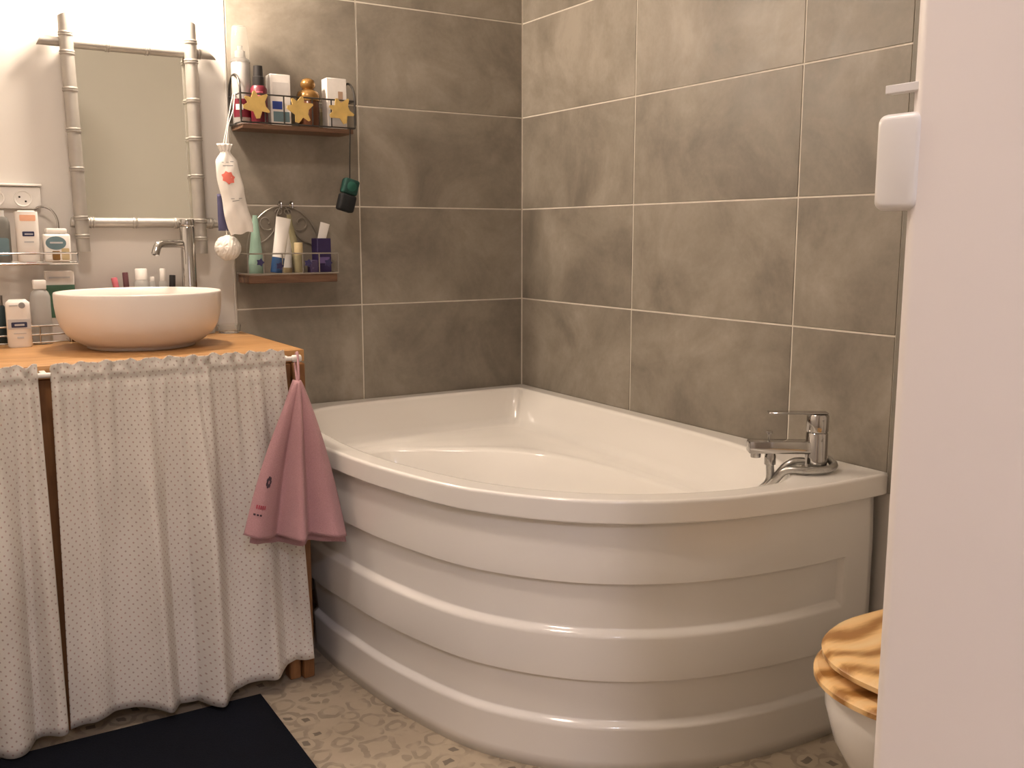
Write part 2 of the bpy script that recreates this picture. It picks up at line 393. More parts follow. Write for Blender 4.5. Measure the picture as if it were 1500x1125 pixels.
# ------------------------------------------------------------------ door leaf beside the camera
DX, DY = -1.179, -2.387
o = [(DX, -3.12), (DX, DY-.002), (DX+.0015, DY+.003), (DX+.0075, DY+.0105), (DX+.040, DY+.0105), (DX+.040, -3.12)]
d = struct('door_1', MB().prism(o, .006, 2.04), T_DOOR, 'white lacquered door leaf standing open beside the toilet', 'door')
lt = thing('door_latch', 'white rounded plastic latch box on the open door edge with bolt above', 'latch', (DX, DY, 1.13))
def rrect(w_, h_, r, n=5):
    out = []
    for cx, cy, a0 in ((w_/2-r, h_/2-r, 0), (-w_/2+r, h_/2-r, PI/2), (-w_/2+r, -h_/2+r, PI), (w_/2-r, -h_/2+r, 1.5*PI)):
        out += [(cx+r*math.cos(a0+PI/2*k/n), cy+r*math.sin(a0+PI/2*k/n)) for k in range(n+1)]
    return out
Mx = lambda x, y, z: Matrix(((0, 0, 1, x), (1, 0, 0, y), (0, 1, 0, z), (0, 0, 0, 1)))    # local xy -> world yz, extrude along x
lm = MB(); lev = [(.0, .016), (0, .0062), (.0008, .0030), (.0024, .0010), (.0048, .0002)]
for ins, dx in lev:
    lm.v += [Vector((DX-.0012+dx, DY+.0160+a, 1.1635+b)) for a, b in rrect(.039-2*ins, .068-2*ins, .006)]
nq = len(lm.v)//len(lev)
for i in range(len(lev)-1):
    for k in range(nq): lm.f.append([i*nq+k, i*nq+(k+1) % nq, (i+1)*nq+(k+1) % nq, (i+1)*nq+k])
lm.f.append(list(range(nq))); lm.f.append([(len(lev)-1)*nq+k for k in range(nq)])
obj('case', lm, T_WPL, lt)
obj('bolt', MB().box((DX+.002, DY-.002, 1.2115), (DX+.010, DY+.0310, 1.2175), .0005, 1), T_WPL, lt)

# ------------------------------------------------------------------ corner bathtub
RZ = .600
tub = thing('corner_bathtub', 'large white corner bathtub with a bowed ribbed front panel', 'bathtub', (-.45, -.7, 0))
CX, CY = -.45, -.70
def poly_dense(P, n=400):
    P = [Vector((p[0], p[1])) for p in P]; L = [(P[(i+1) % len(P)]-P[i]).length for i in range(len(P))]
    out = []
    for i in range(len(P)):
        m = max(1, int(n*L[i]/sum(L)))
        out += [P[i].lerp(P[(i+1) % len(P)], k/m) for k in range(m)]
    return out
front = cat_rom([(-.966, -.30), (-.966, -.52), (-.957, -.63), (-.930, -.85), (-.872, -1.079), (-.800, -1.218), (-.703, -1.332), (-.590, -1.412), (-.468, -1.462), (-.340, -1.490), (-.222, -1.504), (-.10, -1.508), (-.006, -1.508)], 10)
outer = poly_dense([(-.0015, -.0015), (-.966, -.0015)]+[(p[0], p[1]) for p in front]+[(-.0015, -1.506)])
inner = poly_dense([(p[0], p[1]) for p in cat_rom([(-.062, -.062), (-.07, -.058), (-.25, -.06), (-.60, -.07), (-.80, -.12), (-.875, -.30), (-.895, -.60), (-.872, -.84), (-.812, -1.06), (-.745, -1.19), (-.655, -1.293), (-.555, -1.362), (-.45, -1.408), (-.34, -1.432), (-.24, -1.425), (-.16, -1.36), (-.105, -1.24), (-.072, -1.05), (-.06, -.70), (-.058, -.25), (-.058, -.07)], 8, True)])
ledge = poly_dense([(p[0], p[1]) for p in cat_rom([(-.62, -.20), (-.547, -.232), (-.46, -.278), (-.371, -.341), (-.29, -.42), (-.232, -.503), (-.195, -.63), (-.18, -.764), (-.175, -1.0), (-.20, -1.18), (-.30, -1.32), (-.45, -1.35), (-.62, -1.23), (-.76, -1.02), (-.82, -.80), (-.83, -.58), (-.80, -.34), (-.72, -.23)], 8, True)])
wallb = poly_dense([(p[0], p[1]) for p in cat_rom([(-.11, -.115), (-.13, -.10), (-.30, -.095), (-.60, -.105), (-.76, -.16), (-.84, -.32), (-.865, -.60), (-.845, -.82), (-.785, -1.03), (-.635, -1.255), (-.45, -1.375), (-.31, -1.38), (-.20, -1.27), (-.13, -1.08), (-.10, -.70), (-.095, -.30), (-.098, -.13)], 8, True)])
angs = sorted(set([2*PI*k/180 for k in range(180)]+[math.atan2(p[1]-CY, p[0]-CX) % (2*PI) for p in ((-.0015, -.0015), (-.966, -.0015), (-.0015, -1.506))]))
def radial(poly):
    out = []
    n = len(poly)
    for a in angs:
        dx, dy = math.cos(a), math.sin(a); best = 0
        for i in range(n):
            p, q = poly[i], poly[(i+1) % n]
            ex, ey = q[0]-p[0], q[1]-p[1]; den = dx*ey-dy*ex
            if abs(den) < 1e-12: continue
            px, py = p[0]-CX, p[1]-CY
            tt = (px*ey-py*ex)/den; ss = (px*dy-py*dx)/den
            if tt > 0 and -1e-6 <= ss <= 1+1e-6: best = max(best, tt)
        out.append(best)
    return out
ro, ri, rw, rl = radial(outer), radial(inner), radial(wallb), radial(ledge)
nA = len(angs)
rings = []
def ring_add(rr, z): rings.append([Vector((CX+r*math.cos(a), CY+r*math.sin(a), z if not callable(z) else z(a))) for r, a in zip(rr, angs)])
for di, dz in ((.030, .047), (.006, .0485), (.003, .0485), (.0005, .047), (0, .045), (0, .043), (0, .009), (0, .006), (.0006, .0035), (.002, .0015), (.0045, .0003), (.006, 0), (.009, 0)): ring_add([r-di for r in ro], RZ-dz)
for di, dz in ((.016, 0), (.012, 0), (.008, .0006), (.004, .0022), (.0012, .0055), (0, .010), (0, .013)): ring_add([r+di for r in ri], RZ-dz)
ring_add([.7*a+.3*b for a, b in zip(ri, rw)], RZ-.05)
ring_add([.3*a+.7*b for a, b in zip(ri, rw)], RZ-.092); ring_add([.06*a+.94*b for a, b in zip(ri, rw)], RZ-.111)
lower = [min(b, a) for a, b in zip(rw, rl)]
ring_add([.9*a+.1*b for a, b in zip(rw, lower)], RZ-.117); ring_add([.55*a+.45*b for a, b in zip(rw, lower)], RZ-.1205); ring_add([.12*a+.88*b for a, b in zip(rw, lower)], RZ-.1225)
ring_add([b for b in lower], RZ-.126); ring_add([b-.006 for b in lower], RZ-.134); ring_add([b-.03 for b in lower], RZ-.20)
ring_add([b-.075 for b in lower], RZ-.34); ring_add([b-.11 for b in lower], RZ-.405); ring_add([(b-.11)*.8 for b in lower], RZ-.42); ring_add([b*.3 for b in lower], RZ-.424)
sh = MB(); vs = [p for r in rings for p in r]; fs = []
for i in range(len(rings)-1):
    for k in range(nA): fs.append([i*nA+k, i*nA+(k+1) % nA, (i+1)*nA+(k+1) % nA, (i+1)*nA+k])
fs.append([(len(rings)-1)*nA+k for k in range(nA)])
sh.add(vs, fs)
shell = obj('tub_shell', sh, T_TUB, tub, ang=60)
# bowed front panel with two recessed bands
fl = [Vector((p[0], p[1])) for p in cat_rom([(-.966, -.42)]+[(p.x, p.y) for p in front if p.y < -.44 and p.x < -.02]+[(-.02, -1.508)], 3)]
cum = [0]
for a, b in zip(fl, fl[1:]): cum.append(cum[-1]+(b-a).length)
Ltot = cum[-1]
def fl_at(s):
    s = max(0, min(Ltot, s))
    for i in range(len(fl)-1):
        if s <= cum[i+1]: 
            f = (s-cum[i])/max(1e-9, cum[i+1]-cum[i]); p = fl[i].lerp(fl[i+1], f); tg = (fl[min(i+2, len(fl)-1)]-fl[max(i-1, 0)]).normalized(); return p, Vector((tg.y, -tg.x))
    return fl[-1], Vector((0, 1))
def base_in(z): return .020+.020*(1-smoothstep(0, .30, z))+.004*smoothstep(.45, .555, z)
def groove(z):
    g = 0
    for zt, zb in ((.424, .318), (.216, .113)):
        g = max(g, smoothstep(zt, zt-.006, z)*smoothstep(zb-.009, zb+.006, z) if zb-.02 < z < zt+.01 else 0)
    return g
def smooth_dn(zt, z): return max(0, min(1, (zt-z)/.004))
def groove(z):
    g = 0
    for zt, zb in ((.424, .318), (.216, .113)):
        a = max(0, min(1, (zt-z)/.004)); b_ = smoothstep(zb-.010, zb+.006, z); g = max(g, a*b_)
    return g
zs = sorted(set([0, .03, .06, .09, .14, .17, .20, .24, .27, .30, .35, .38, .41, .45, .48, .51, .54, .556]
    + [zb+k for zb in (.318, .113) for k in (-.013, -.010, -.007, -.004, -.002, 0, .002, .004, .006, .009)]
    + [zt+k for zt in (.424, .216) for k in (-.006, -.004, -.002, 0, .003)]))
ss_ = [Ltot*k/110 for k in range(111)]
send = Ltot-.088
ss_ = sorted(set(ss_+[send+k for k in (-.012, -.009, -.006, -.003, 0, .003)]))
fp = MB(); nS = len(ss_)
for z in zs:
    for s in ss_:
        p, n = fl_at(s)
        cen = Vector((CX, CY)); 
        if (p+n*.01-cen).length > (p-cen).length: n = -n
        win = 1-smoothstep(send-.009, send+.002, s)
        q = p+n*(base_in(z)+.014*groove(z)*win)
        fp.v.append(Vector((q.x, q.y, z)))
for j in range(len(zs)-1):
    for i in range(nS-1): fp.f.append([j*nS+i, j*nS+i+1, (j+1)*nS+i+1, (j+1)*nS+i])
obj('front_panel', fp, T_TUB, tub, ang=30, solid=.004)

# ------------------------------------------------------------------ bath mixer
bx, by = -.118, -1.405
fc = thing('bath_mixer', 'chrome single lever bath mixer with hoses on the tub corner', 'faucet', (bx, by, RZ))
dv = Vector((-.83, .56, 0)).normalized(); dn = Vector((-dv.y, dv.x, 0))
obj('body', MB().lathe([(0, .0005), (.031, .0005), (.031, .006), (.024, .008), (.0235, .083), (.022, .085), (0, .085)], (bx, by, RZ), 28), T_CHROME, fc)
obj('cartridge_cap', MB().lathe([(0, .0865), (.0225, .0865), (.0238, .089), (.0238, .122), (.021, .126), (0, .126)], (bx, by, RZ), 28), T_CHROME, fc)
Md = Matrix(((dv.x, dn.x, 0, bx), (dv.y, dn.y, 0, by), (0, 0, 1, RZ), (0, 0, 0, 1)))
obj('spout', MB().box((.012, -.017, .038), (.150, .017, .066), .004, 2, Md), T_CHROME, fc)
obj('aerator', MB().lathe([(0, .028), (.011, .028), (.0115, .038), (0, .038)], mat=Md @ T(.132, 0, 0), seg=16), T_CHROME, fc)
obj('lever', MB().box((-.02, -.013, .126), (.108, .013, .1305), .0015, 1, Md), T_CHROME, fc)
kb = obj('diverter_knob', MB().lathe([(0, .066), (.003, .066), (.003, .080), (.007, .082), (.007, .087), (0, .088)], mat=Md @ T(.104, 0, 0), seg=14), T_CHROME, fc)
obj('hose_connector', MB().lathe([(0, .012), (.0125, .012), (.0125, .030), (.0105, .038), (0, .038)], mat=Md @ T(.100, 0, 0), seg=18), T_CHROME, fc)
P = Md @ Vector((.100, 0, 0))
obj('shower_hose', MB().tube(cat_rom([P+Vector((0, 0, .012)), P+Vector((0, 0, -.025)), P+dv*.022+Vector((0, 0, -.058)), P+dv*.065+Vector((0, 0, -.095))], 6), .0088, 12), T_HOSE, fc)
def W(l): return [Md @ Vector(p) for p in l]
obj('hose', MB().tube(cat_rom(W([(-.030, -.012, .022), (-.036, .016, .014), (-.012, .042, .011), (.03, .052, .010), (.072, .040, .008), (.094, .022, -.020), (.125, .010, -.055), (.165, .005, -.085)]), 8), .0085, 12), T_HOSE, fc)
obj('hose', MB().tube(cat_rom(W([(.030, .012, .022), (.050, .016, .022), (.070, .014, .010), (.088, .000, -.018), (.122, -.014, -.055), (.160, -.02, -.085)]), 8), .0085, 12), T_HOSE, fc)

# ------------------------------------------------------------------ vanity table, rod, curtains, towel
VZ = .838
va = thing('vanity_table', 'wooden washstand table with honey coloured top behind the curtains', 'table', (-1.6, -.29, 0))
obj('tabletop', MB().box((-2.22, -.568, VZ-.030), (-.985, -.003, VZ), .003, 2), T_TOP, va)
def leg(x0, x1, y0, y1):
    l = obj('leg', MB().box((x0, y0, .0), (x1, y1, VZ-.031), .003, 1), T_LEG, va); return l
leg(-1.052, -1.022, -.575, -.535)
leg(-1.020, -.990, -.585, -.53); leg(-1.05, -.99, -.07, -.01); leg(-1.60, -1.545, -.555, -.50); leg(-2.20, -2.14, -.56, -.50); leg(-2.20, -2.14, -.07, -.01)
obj('apron', MB().box((-2.14, -.548, VZ-.12), (-1.053, -.528, VZ-.031), .002, 1), T_LEG, va)
obj('apron', MB().box((-1.03, -.529, VZ-.12), (-1.01, -.071, VZ-.031), .002, 1), T_LEG, va)
obj('lower_shelf', MB().box((-2.139, -.50, .18), (-1.053, -.02, .20), .002, 1), T_LEG, va)
RY, RODZ = -.606, .822
rod = thing('curtain_rod', 'thin white curtain rod along the front of the washstand', 'curtain rod', (-1.56, RY, RODZ))
obj('rod', MB().tube([(-2.12, RY, RODZ), (-1.018, RY, RODZ)], .0055, 12), T_WPL, rod)
obj('end_cap', MB().tube([(-1.030, RY, RODZ), (-1.0275, RY, RODZ), (-1.009, RY, RODZ), (-1.0075, RY, RODZ)], [.0068, .0085, .0085, .007], 14), T_WPL, rod)
for x in (-2.10, -1.566, -1.044):
    obj('bracket', MB().box((x-.006, RY+.004, RODZ-.006), (x+.006, -.5685, RODZ+.006), .001, 1), T_WPL, rod)
def curtain(xt0, xt1, xb0, xb1, label, seed, folds, hem):
    r = random.Random(seed); ph = [r.uniform(0, 6.28) for _ in range(8)]
    top = RODZ+.024
    def shape(u, v):                   # v: 0 top .. 1 bottom
        z = top+(hem(u)-top)*v
        k = smoothstep(.02, .6, v)
        # gathers: fine near the rod, broad lower down
        fine = (.0030*math.sin(u*95+ph[0]+2*math.sin(u*9+ph[5]))+.0022*math.sin(u*61+ph[1]))*(1-smoothstep(.05, .45, v)*.8)
        broad = 0
        for c, wd, am in folds:
            c2 = c+.04*(v-.5)*math.sin(c*20)
            broad += am*math.exp(-((u-c2)/wd)**2)
        ripple = .008*math.sin(u*31+ph[2]+.8*v)+.006*math.sin(u*17+ph[3]-.6*v)
        near = math.exp(-((z-RODZ)/.010)**2); pin = math.exp(-((z-RODZ+.018)/.008)**2)
        y = RY-.0105-.010*k + (1.5*fine-1.45*broad*(.12+.88*k)-ripple*(.2+.8*k))*(1-.9*near) - .003*near + .005*pin
        y = min(y, RY-.0075)
        if z > RODZ+.008: y += .003*math.sin(u*110+ph[4])*min(1, (z-RODZ-.008)/.01)
        x = (xt0+(xt1-xt0)*u)*(1-v)+(xb0+(xb1-xb0)*u)*v
        x += .006*math.sin(u*25+ph[6])*k*min(1, u*8, (1-u)*8)
        if v < .03: z += .0025*math.sin(u*70+ph[7])+.0015*math.sin(u*123)
        return Vector((x, y, z))
    nu, nv = 170, 60
    vv = lambda v: v**1.5 if v < 1 else 1
    L = (xt1-xt0)*1.45
    mb = MB().grid(lambda u, v: shape(u, vv(v)), nu, nv, lambda u, v: (u*L, vv(v)*(top-.05)))
    # back of the rod pocket
    c = obj('curtain', mb, T_DOT, None, (sum((xt0, xt1))/2, RY, 0), 60, .0012)
    bp = MB().grid(lambda u, v: Vector((xt0+(xt1-xt0)*u, RY+.0085*math.cos((v-.5)*2.6)+.0005, RODZ+.0165*math.sin((v-.5)*PI)*.95-.0005)), 40, 7, lambda u, v: (u*L, v*.03))
    obj('rod_pocket', bp, T_DOT, c, None, 60, .001)
    tag(c, label, 'curtain'); return c
curtain(-1.553, -1.050, -1.566, -1.008, 'white cotton curtain with small brown dots hanging beside the pink towel', 3,
        [(.06, .05, .016), (.22, .06, -.012), (.36, .05, .020), (.47, .035, -.018), (.58, .05, .030), (.72, .05, -.010), (.83, .045, .022), (.93, .03, -.016)],
        lambda u: .038+.012*math.sin(u*9)+.030*smoothstep(.8, 1, u))
curtain(-2.10, -1.578, -2.11, -1.572, 'white dotted cotton curtain covering the far end of the washstand', 9,
        [(.1, .06, .02), (.3, .06, .016), (.5, .06, .02), (.68, .05, -.012), (.80, .06, .022), (.9, .03, -.014), (.97, .03, .012)],
        lambda u: .030+.010*math.sin(u*14))
# towel
tw = thing('hand_towel', 'dusky pink hand towel hanging by its loop from the rod end', 'towel', (-1.03, -.66, .40))
ax, az = -1.034, .776
obj('hanging_loop', MB().tube(cat_rom([(-1.030, -.652, az-.012), (-1.026, -.640, .800), (-1.019, -.617, .8335), (-1.017, -.604, .835), (-1.0165, -.594, .826), (-1.021, -.603, .806), (-1.028, -.628, .790), (-1.033, -.650, az-.014)], 6), .0028, 8), T_TOWEL, tw)
def towel_fn(u, v):
    vz = v; h = az-.398
    xl = -.006-.145*(vz**.92)-.012*math.sin(vz*PI); xr = .006+.088*(vz**.86)+.006*math.sin(vz*PI)
    s = vz**.9
    x = ax-.012*vz+xl+(xr-xl)*u
    # three soft folds, the middle one standing proud
    f = .034*math.exp(-((u-.52)/.085)**2)+.020*math.exp(-((u-.10)/.14)**2)+.026*math.exp(-((u-.86)/.14)**2)-.014*math.exp(-((u-.36)/.07)**2)-.008*math.exp(-((u-.64)/.06)**2)
    y = -.655-.012*s-.045*s-f*s*1.5-.012*math.sin(PI*u)*(1-s)
    z = az-h*vz-.008*math.sin(u*5.5)*s+.050*(1-u)*s*s
    return Vector((x, y, z))
obj('towel_cloth', MB().grid(towel_fn, 70, 50), T_TOWEL, tw, None, 60, .004)
def towel_back(u, v):
    p = towel_fn(u*.96+.03, v); s = v**.9
    return Vector((p.x+.008*s, p.y+.016+.018*s*math.sin(u*9)**2, p.z-.021*s))
obj('back_fold', MB().grid(towel_back, 50, 36), T_TOWEL, tw, None, 60, .004)
def towel_patch(u0, v0, pts, off=-.0036):
    return [towel_fn(u0+a, v0+b)+Vector((-.0008, off, 0)) for a, b in pts]
em = MB()
for k in range(7):                              # little round emblem of petals
    a = 2*PI*k/7
    c = (.022*math.cos(a), .026*math.sin(a)); pts = [(c[0]+.014*math.cos(q)*1.0, c[1]+.015*math.sin(q)) for q in [2*PI*j/8 for j in range(8)]]
    em.add(towel_patch(.125, .62, pts), [list(range(8))])
obj('emblem', em, T_EMB, tw)
em = MB()
for k in range(5): em.add(towel_patch(.045+.021*k, .775, [(0, 0), (.014, 0), (.014, .026), (0, .026)]), [[0, 1, 2, 3]])
obj('embroidered_letters', em, T_EMBR, tw)
em = MB()
for k in range(3): em.add(towel_patch(.035+.03*k, .835, [(0, 0), (.02, 0), (.02, .012), (0, .012)]), [[0, 1, 2, 3]])
obj('embroidered_letters', em, T_EMB, tw)

# ------------------------------------------------------------------ rug
rg = thing('bath_rug', 'dark navy bath rug on the floor in front of the curtains', 'rug', (-1.6, -1.0, 0))
obj('pile', MB().box((-1.93, -1.42, .0015), (-1.147, -.632, .016), .005, 2), T_RUG, rg)
obj('bound_edge', MB().tube([(-1.928, -.633, .008), (-1.148, -.633, .008), (-1.148, -1.418, .008), (-1.928, -1.418, .008)], .0065, 8, True), T_RUG, rg)

# ------------------------------------------------------------------ toilet
ty = -1.925
to = thing('toilet', 'white toilet bowl with a varnished pine seat and lid', 'toilet', (-.3, ty, 0))
def egg(front, back, hw, n=56, pw=2.3):
    """egg outline pointing to -x ; front tip and back in x"""
    cx = front+(back-front)*.50; out = []
    for k in range(n):
        a = 2*PI*k/n; c, s_ = math.cos(a), math.sin(a)
        rx = (back-cx) if c > 0 else (cx-front)
        e = 2/ (3.4 if c > 0 else 2.15)
        out.append((cx+rx*math.copysign(abs(c)**e, c), ty+hw*math.copysign(abs(s_)**e, s_)))
    return out
def loft(levels):
    mb = MB(); n = len(levels[0][0]); 
    for o_, z in levels: mb.v += [Vector((x, y, z)) for x, y in o_]
    for i in range(len(levels)-1):
        for k in range(n): mb.f.append([i*n+k, i*n+(k+1) % n, (i+1)*n+(k+1) % n, (i+1)*n+k])
    mb.f.append(list(range(n))[::-1]); mb.f.append([(len(levels)-1)*n+k for k in range(n)]); return mb
obj('bowl', loft([(egg(-.36, -.03, .105), 0), (egg(-.37, -.03, .11), .03), (egg(-.40, -.03, .118), .08), (egg(-.465, -.03, .140), .15), (egg(-.535, -.03, .162), .22), (egg(-.578, -.03, .175), .29), (egg(-.598, -.03, .182), .35), (egg(-.600, -.03, .182), .384), (egg(-.597, -.03, .180), .390)]), T_CER, to)
obj('seat', loft([(egg(-.605, -.16, .180), .3915), (egg(-.613, -.155, .186), .396), (egg(-.613, -.155, .186), .404), (egg(-.606, -.157, .182), .4095)]), T_LID, to)
lidm = loft([(egg(-.586, -.16, .176), 0), (egg(-.596, -.155, .182), .006), (egg(-.597, -.155, .183), .014), (egg(-.590, -.157, .178), .0205), (egg(-.57, -.17, .165), .023)])
lidm.xf(T(-.16, 0, .4115) @ Matrix.Rotation(math.radians(1.6), 4, 'Y') @ T(.16, 0, 0))
obj('lid', lidm, T_LID, to)
for s_ in (-1, 1): obj('hinge', MB().tube([(-.148, ty+s_*.075-.02, .402), (-.148, ty+s_*.075+.02, .402)], .011, 12), T_CHROME, to)
obj('cistern', MB().box((-.145, ty-.18, .391), (-.008, ty+.18, .76), .02, 3), T_CER, to)
obj('cistern_lid', MB().box((-.155, ty-.19, .761), (-.006, ty+.19, .79), .008, 2), T_CER, to)

# ------------------------------------------------------------------ wash basin and tap
bc = (-1.306, -.282, VZ)
wbn = thing('wash_basin', 'round white vessel wash basin on the wooden table', 'sink', bc)
prof = [(0, .0005), (.124, .0005), (.127, .002), (.128, .007), (.136, .010), (.154, .020), (.171, .034), (.184, .054), (.1915, .078), (.195, .105), (.196, .125), (.196, .134), (.1945, .1375), (.191, .138), (.188, .1345), (.185, .120), (.180, .080), (.162, .047), (.115, .026), (.05, .017), (.026, .016), (.0, .016)]
obj('bowl', MB().lathe(prof, bc, 72), T_MATT, wbn, ang=60)
obj('drain', MB().lathe([(0, .0165), (.022, .0165), (.022, .020), (.012, .023), (0, .0235)], bc, 20), T_CHROME, wbn)
tx, tyy = -1.137, -.092
tp = thing('basin_tap', 'tall chrome basin tap standing behind the round basin', 'faucet', (tx, tyy, VZ))
obj('column', MB().lathe([(0, .0005), (.026, .0005), (.026, .005), (.0195, .008), (.0195, .294), (.018, .297), (0, .297)], (tx, tyy, VZ), 28), T_CHROME, tp)
obj('cap', MB().lathe([(0, .299), (.0195, .299), (.0205, .301), (.0205, .316), (.019, .318), (0, .318)], (tx, tyy, VZ), 28), T_CHROME, tp)
q = [(tx-.01, tyy, VZ+.252), (tx-.045, tyy-.025, VZ+.252), (tx-.078, tyy-.048, VZ+.252), (tx-.088, tyy-.055, VZ+.249), (tx-.094, tyy-.060, VZ+.241), (tx-.100, tyy-.064, VZ+.224)]
obj('spout', MB().tube(q, .0105, 14), T_CHROME, tp)
obj('lever', MB().tube([(tx+.010, tyy+.012, VZ+.309), (tx+.022, tyy+.030, VZ+.311), (tx+.028, tyy+.036, VZ+.312)], .0035, 8), T_CHROME, tp)

# ------------------------------------------------------------------ bamboo mirror
mi = thing('bamboo_mirror', 'rectangular mirror framed with crossed silver bamboo poles', 'mirror', (-1.25, .004, 1.37))
obj('mirror_pane', MB().box((-1.398, -.022, 1.135), (-1.092, -.006, 1.612), .001, 1), T_MIRROR, mi)
def bamboo(a, b, r0, nodes, cut0=0, cut1=0, side=(1, 0, 0)):
    """ring profile along a-b with a swollen joint at each node (0..1), slanted ends"""
    a, b = Vector(a), Vector(b); L = (b-a).length; t_ = (b-a).normalized()
    st = {0: .98, 1: .98}
    prof = [(0, .97)]
    for n in sorted(nodes):
        e = .004/L
        prof += [(n-5*e, .985), (n-1.5*e, .99), (n-1.2*e, 1.10), (n-.5*e, 1.13), (n-.2*e, 1.02), (n+.2*e, 1.02), (n+.5*e, 1.12), (n+1.2*e, 1.09), (n+1.5*e, .99), (n+5*e, .985)]
    prof += [(1, .97)]; prof = sorted(p for p in prof if 0 <= p[0] <= 1)
    s1 = Vector(side).normalized(); s2 = t_.cross(s1).normalized(); s1 = s2.cross(t_)
    sg = 18; mb = MB()
    for i, (q_, k) in enumerate(prof):
        for j in range(sg):
            an = 2*PI*j/sg; off = (s1*math.cos(an)+s2*math.sin(an))*r0*k
            p = a+t_*(q_*L)+off
            if i == 0: p += t_*cut0*(math.cos(an)+1)
            if i == len(prof)-1: p -= t_*cut1*(math.cos(an)+1)
            mb.v.append(p)
    n = len(prof)
    for i in range(n-1):
        for j in range(sg): mb.f.append([i*sg+j, i*sg+(j+1) % sg, (i+1)*sg+(j+1) % sg, (i+1)*sg+j])
    mb.f.append(list(range(sg))); mb.f.append([(n-1)*sg+j for j in range(sg)])
    return mb
zL = lambda z: (z-1.068)/(1.683-1.068)
obj('frame_pole', bamboo((-1.3935, -.040, 1.070), (-1.4035, -.040, 1.678), .0172, [zL(z) for z in (1.108, 1.156, 1.283, 1.383, 1.486, 1.578, 1.625)], 0, .007, (-1, 0, 0)), T_SILVER, mi)
obj('frame_pole', bamboo((-1.088, -.040, 1.062), (-1.0925, -.040, 1.690), .0172, [zL(z) for z in (1.108, 1.156, 1.275, 1.374, 1.474, 1.575, 1.625)], 0, .007, (1, 0, 0)), T_SILVER, mi)
obj('frame_bar', bamboo((-1.472, -.028, 1.602), (-1.022, -.028, 1.604), .0125, [.155, .38, .60, .835, .90], .006, .014, (0, 0, 1)), T_SILVER, mi)
obj('frame_bar', bamboo((-1.421, -.028, 1.146), (-1.036, -.028, 1.146), .0135, [.14, .42, .70, .87, .95], .002, .004, (0, 0, 1)), T_SILVER, mi)

# ------------------------------------------------------------------ wall socket
so = thing('wall_socket', 'white double wall socket above the wire shelf', 'socket', (-1.54, .004, 1.21))
obj('faceplate', MB().box((-1.625, -.010, 1.180), (-1.484, .003, 1.236), .003, 2), T_WPL, so)
obj('top_ledge', MB().box((-1.63, -.018, 1.2375), (-1.481, .003, 1.2435), .0015, 1), T_WPL, so)
for cx in (-1.526, -1.590):
    Mf = T(cx, -.010, 1.206) @ Matrix.Rotation(PI/2, 4, 'X')
    r_ = obj('outlet', MB().lathe([(0, .0006), (.0175, .0006), (.0185, .002), (.0205, .0024), (.0215, .0006), (.0215, -.001), (0, -.001)], mat=Mf, seg=24), T_LGREY if False else T_WPL, so)
    for hx, hz in ((-.008, .004), (.006, -.007)):
        obj('pin_hole', MB().lathe([(0, .0012), (.0026, .0012), (.0026, .0002), (0, .0002)], mat=Mf @ T(hx, hz, 0), seg=10), T_HOLE, r_)

# ------------------------------------------------------------------ generic bottle helpers
CAMA = lambda x, y: math.atan2(CAM.y-y, CAM.x-x)
def band(c, r, z0, z1, a0, a1, n=8, sx=1, sy=1):
    """curved label patch hugging a lathe of radius r"""
    vs = []
    for z in (z0, z1):
        for k in range(n+1):
            a = a0+(a1-a0)*k/n; vs.append(Vector((c[0]+r*sx*math.cos(a), c[1]+r*sy*math.sin(a), c[2]+z)))
    return MB().add(vs, [[k, k+1, n+2+k, n+1+k] for k in range(n)])
def lathe_obj(name, prof, c, mat, parent=None, seg=24, sx=1, sy=1, M=None, ang=40):
    return obj(name, MB().lathe(prof, c, seg, sx, sy, M), mat, parent, ang=ang)

# ------------------------------------------------------------------ chrome wire shelf under the socket and what stands on it
SZ = 1.046
ws = thing('wire_shelf', 'chrome wire shelf on the white wall under the socket', 'shelf', (-1.6, .004, SZ))
wm = MB()
for k in range(7): 
    y = -.004-.118*k/6; wm.tube([(-1.86, y, SZ-.003), (-1.421, y, SZ-.003)], .0022, 6)
obj('shelf_wires', wm, T_CHROME, ws)
obj('front_rail', MB().tube([(-1.86, -.122, SZ-.004), (-1.421, -.122, SZ-.004)], .0035, 8).tube([(-1.86, -.124, 1.068), (-1.421, -.124, 1.068)], .0026, 8), T_CHROME, ws)
for x in (-1.421, -1.86):
    obj('end_loop', MB().tube([(x, .001, SZ-.004), (x, -.124, SZ-.004), (x, -.124, 1.068), (x, .001, 1.068)], .0026, 8), T_CHROME, ws)
obj('hanging_arc', MB().tube(cat_rom([(-1.50, -.004, 1.18), (-1.485, -.02, 1.186), (-1.465, -.03, 1.178), (-1.452, -.03, 1.155), (-1.450, -.03, 1.12), (-1.450, -.03, SZ-.004)], 6), .003, 8), T_CHROME, ws)
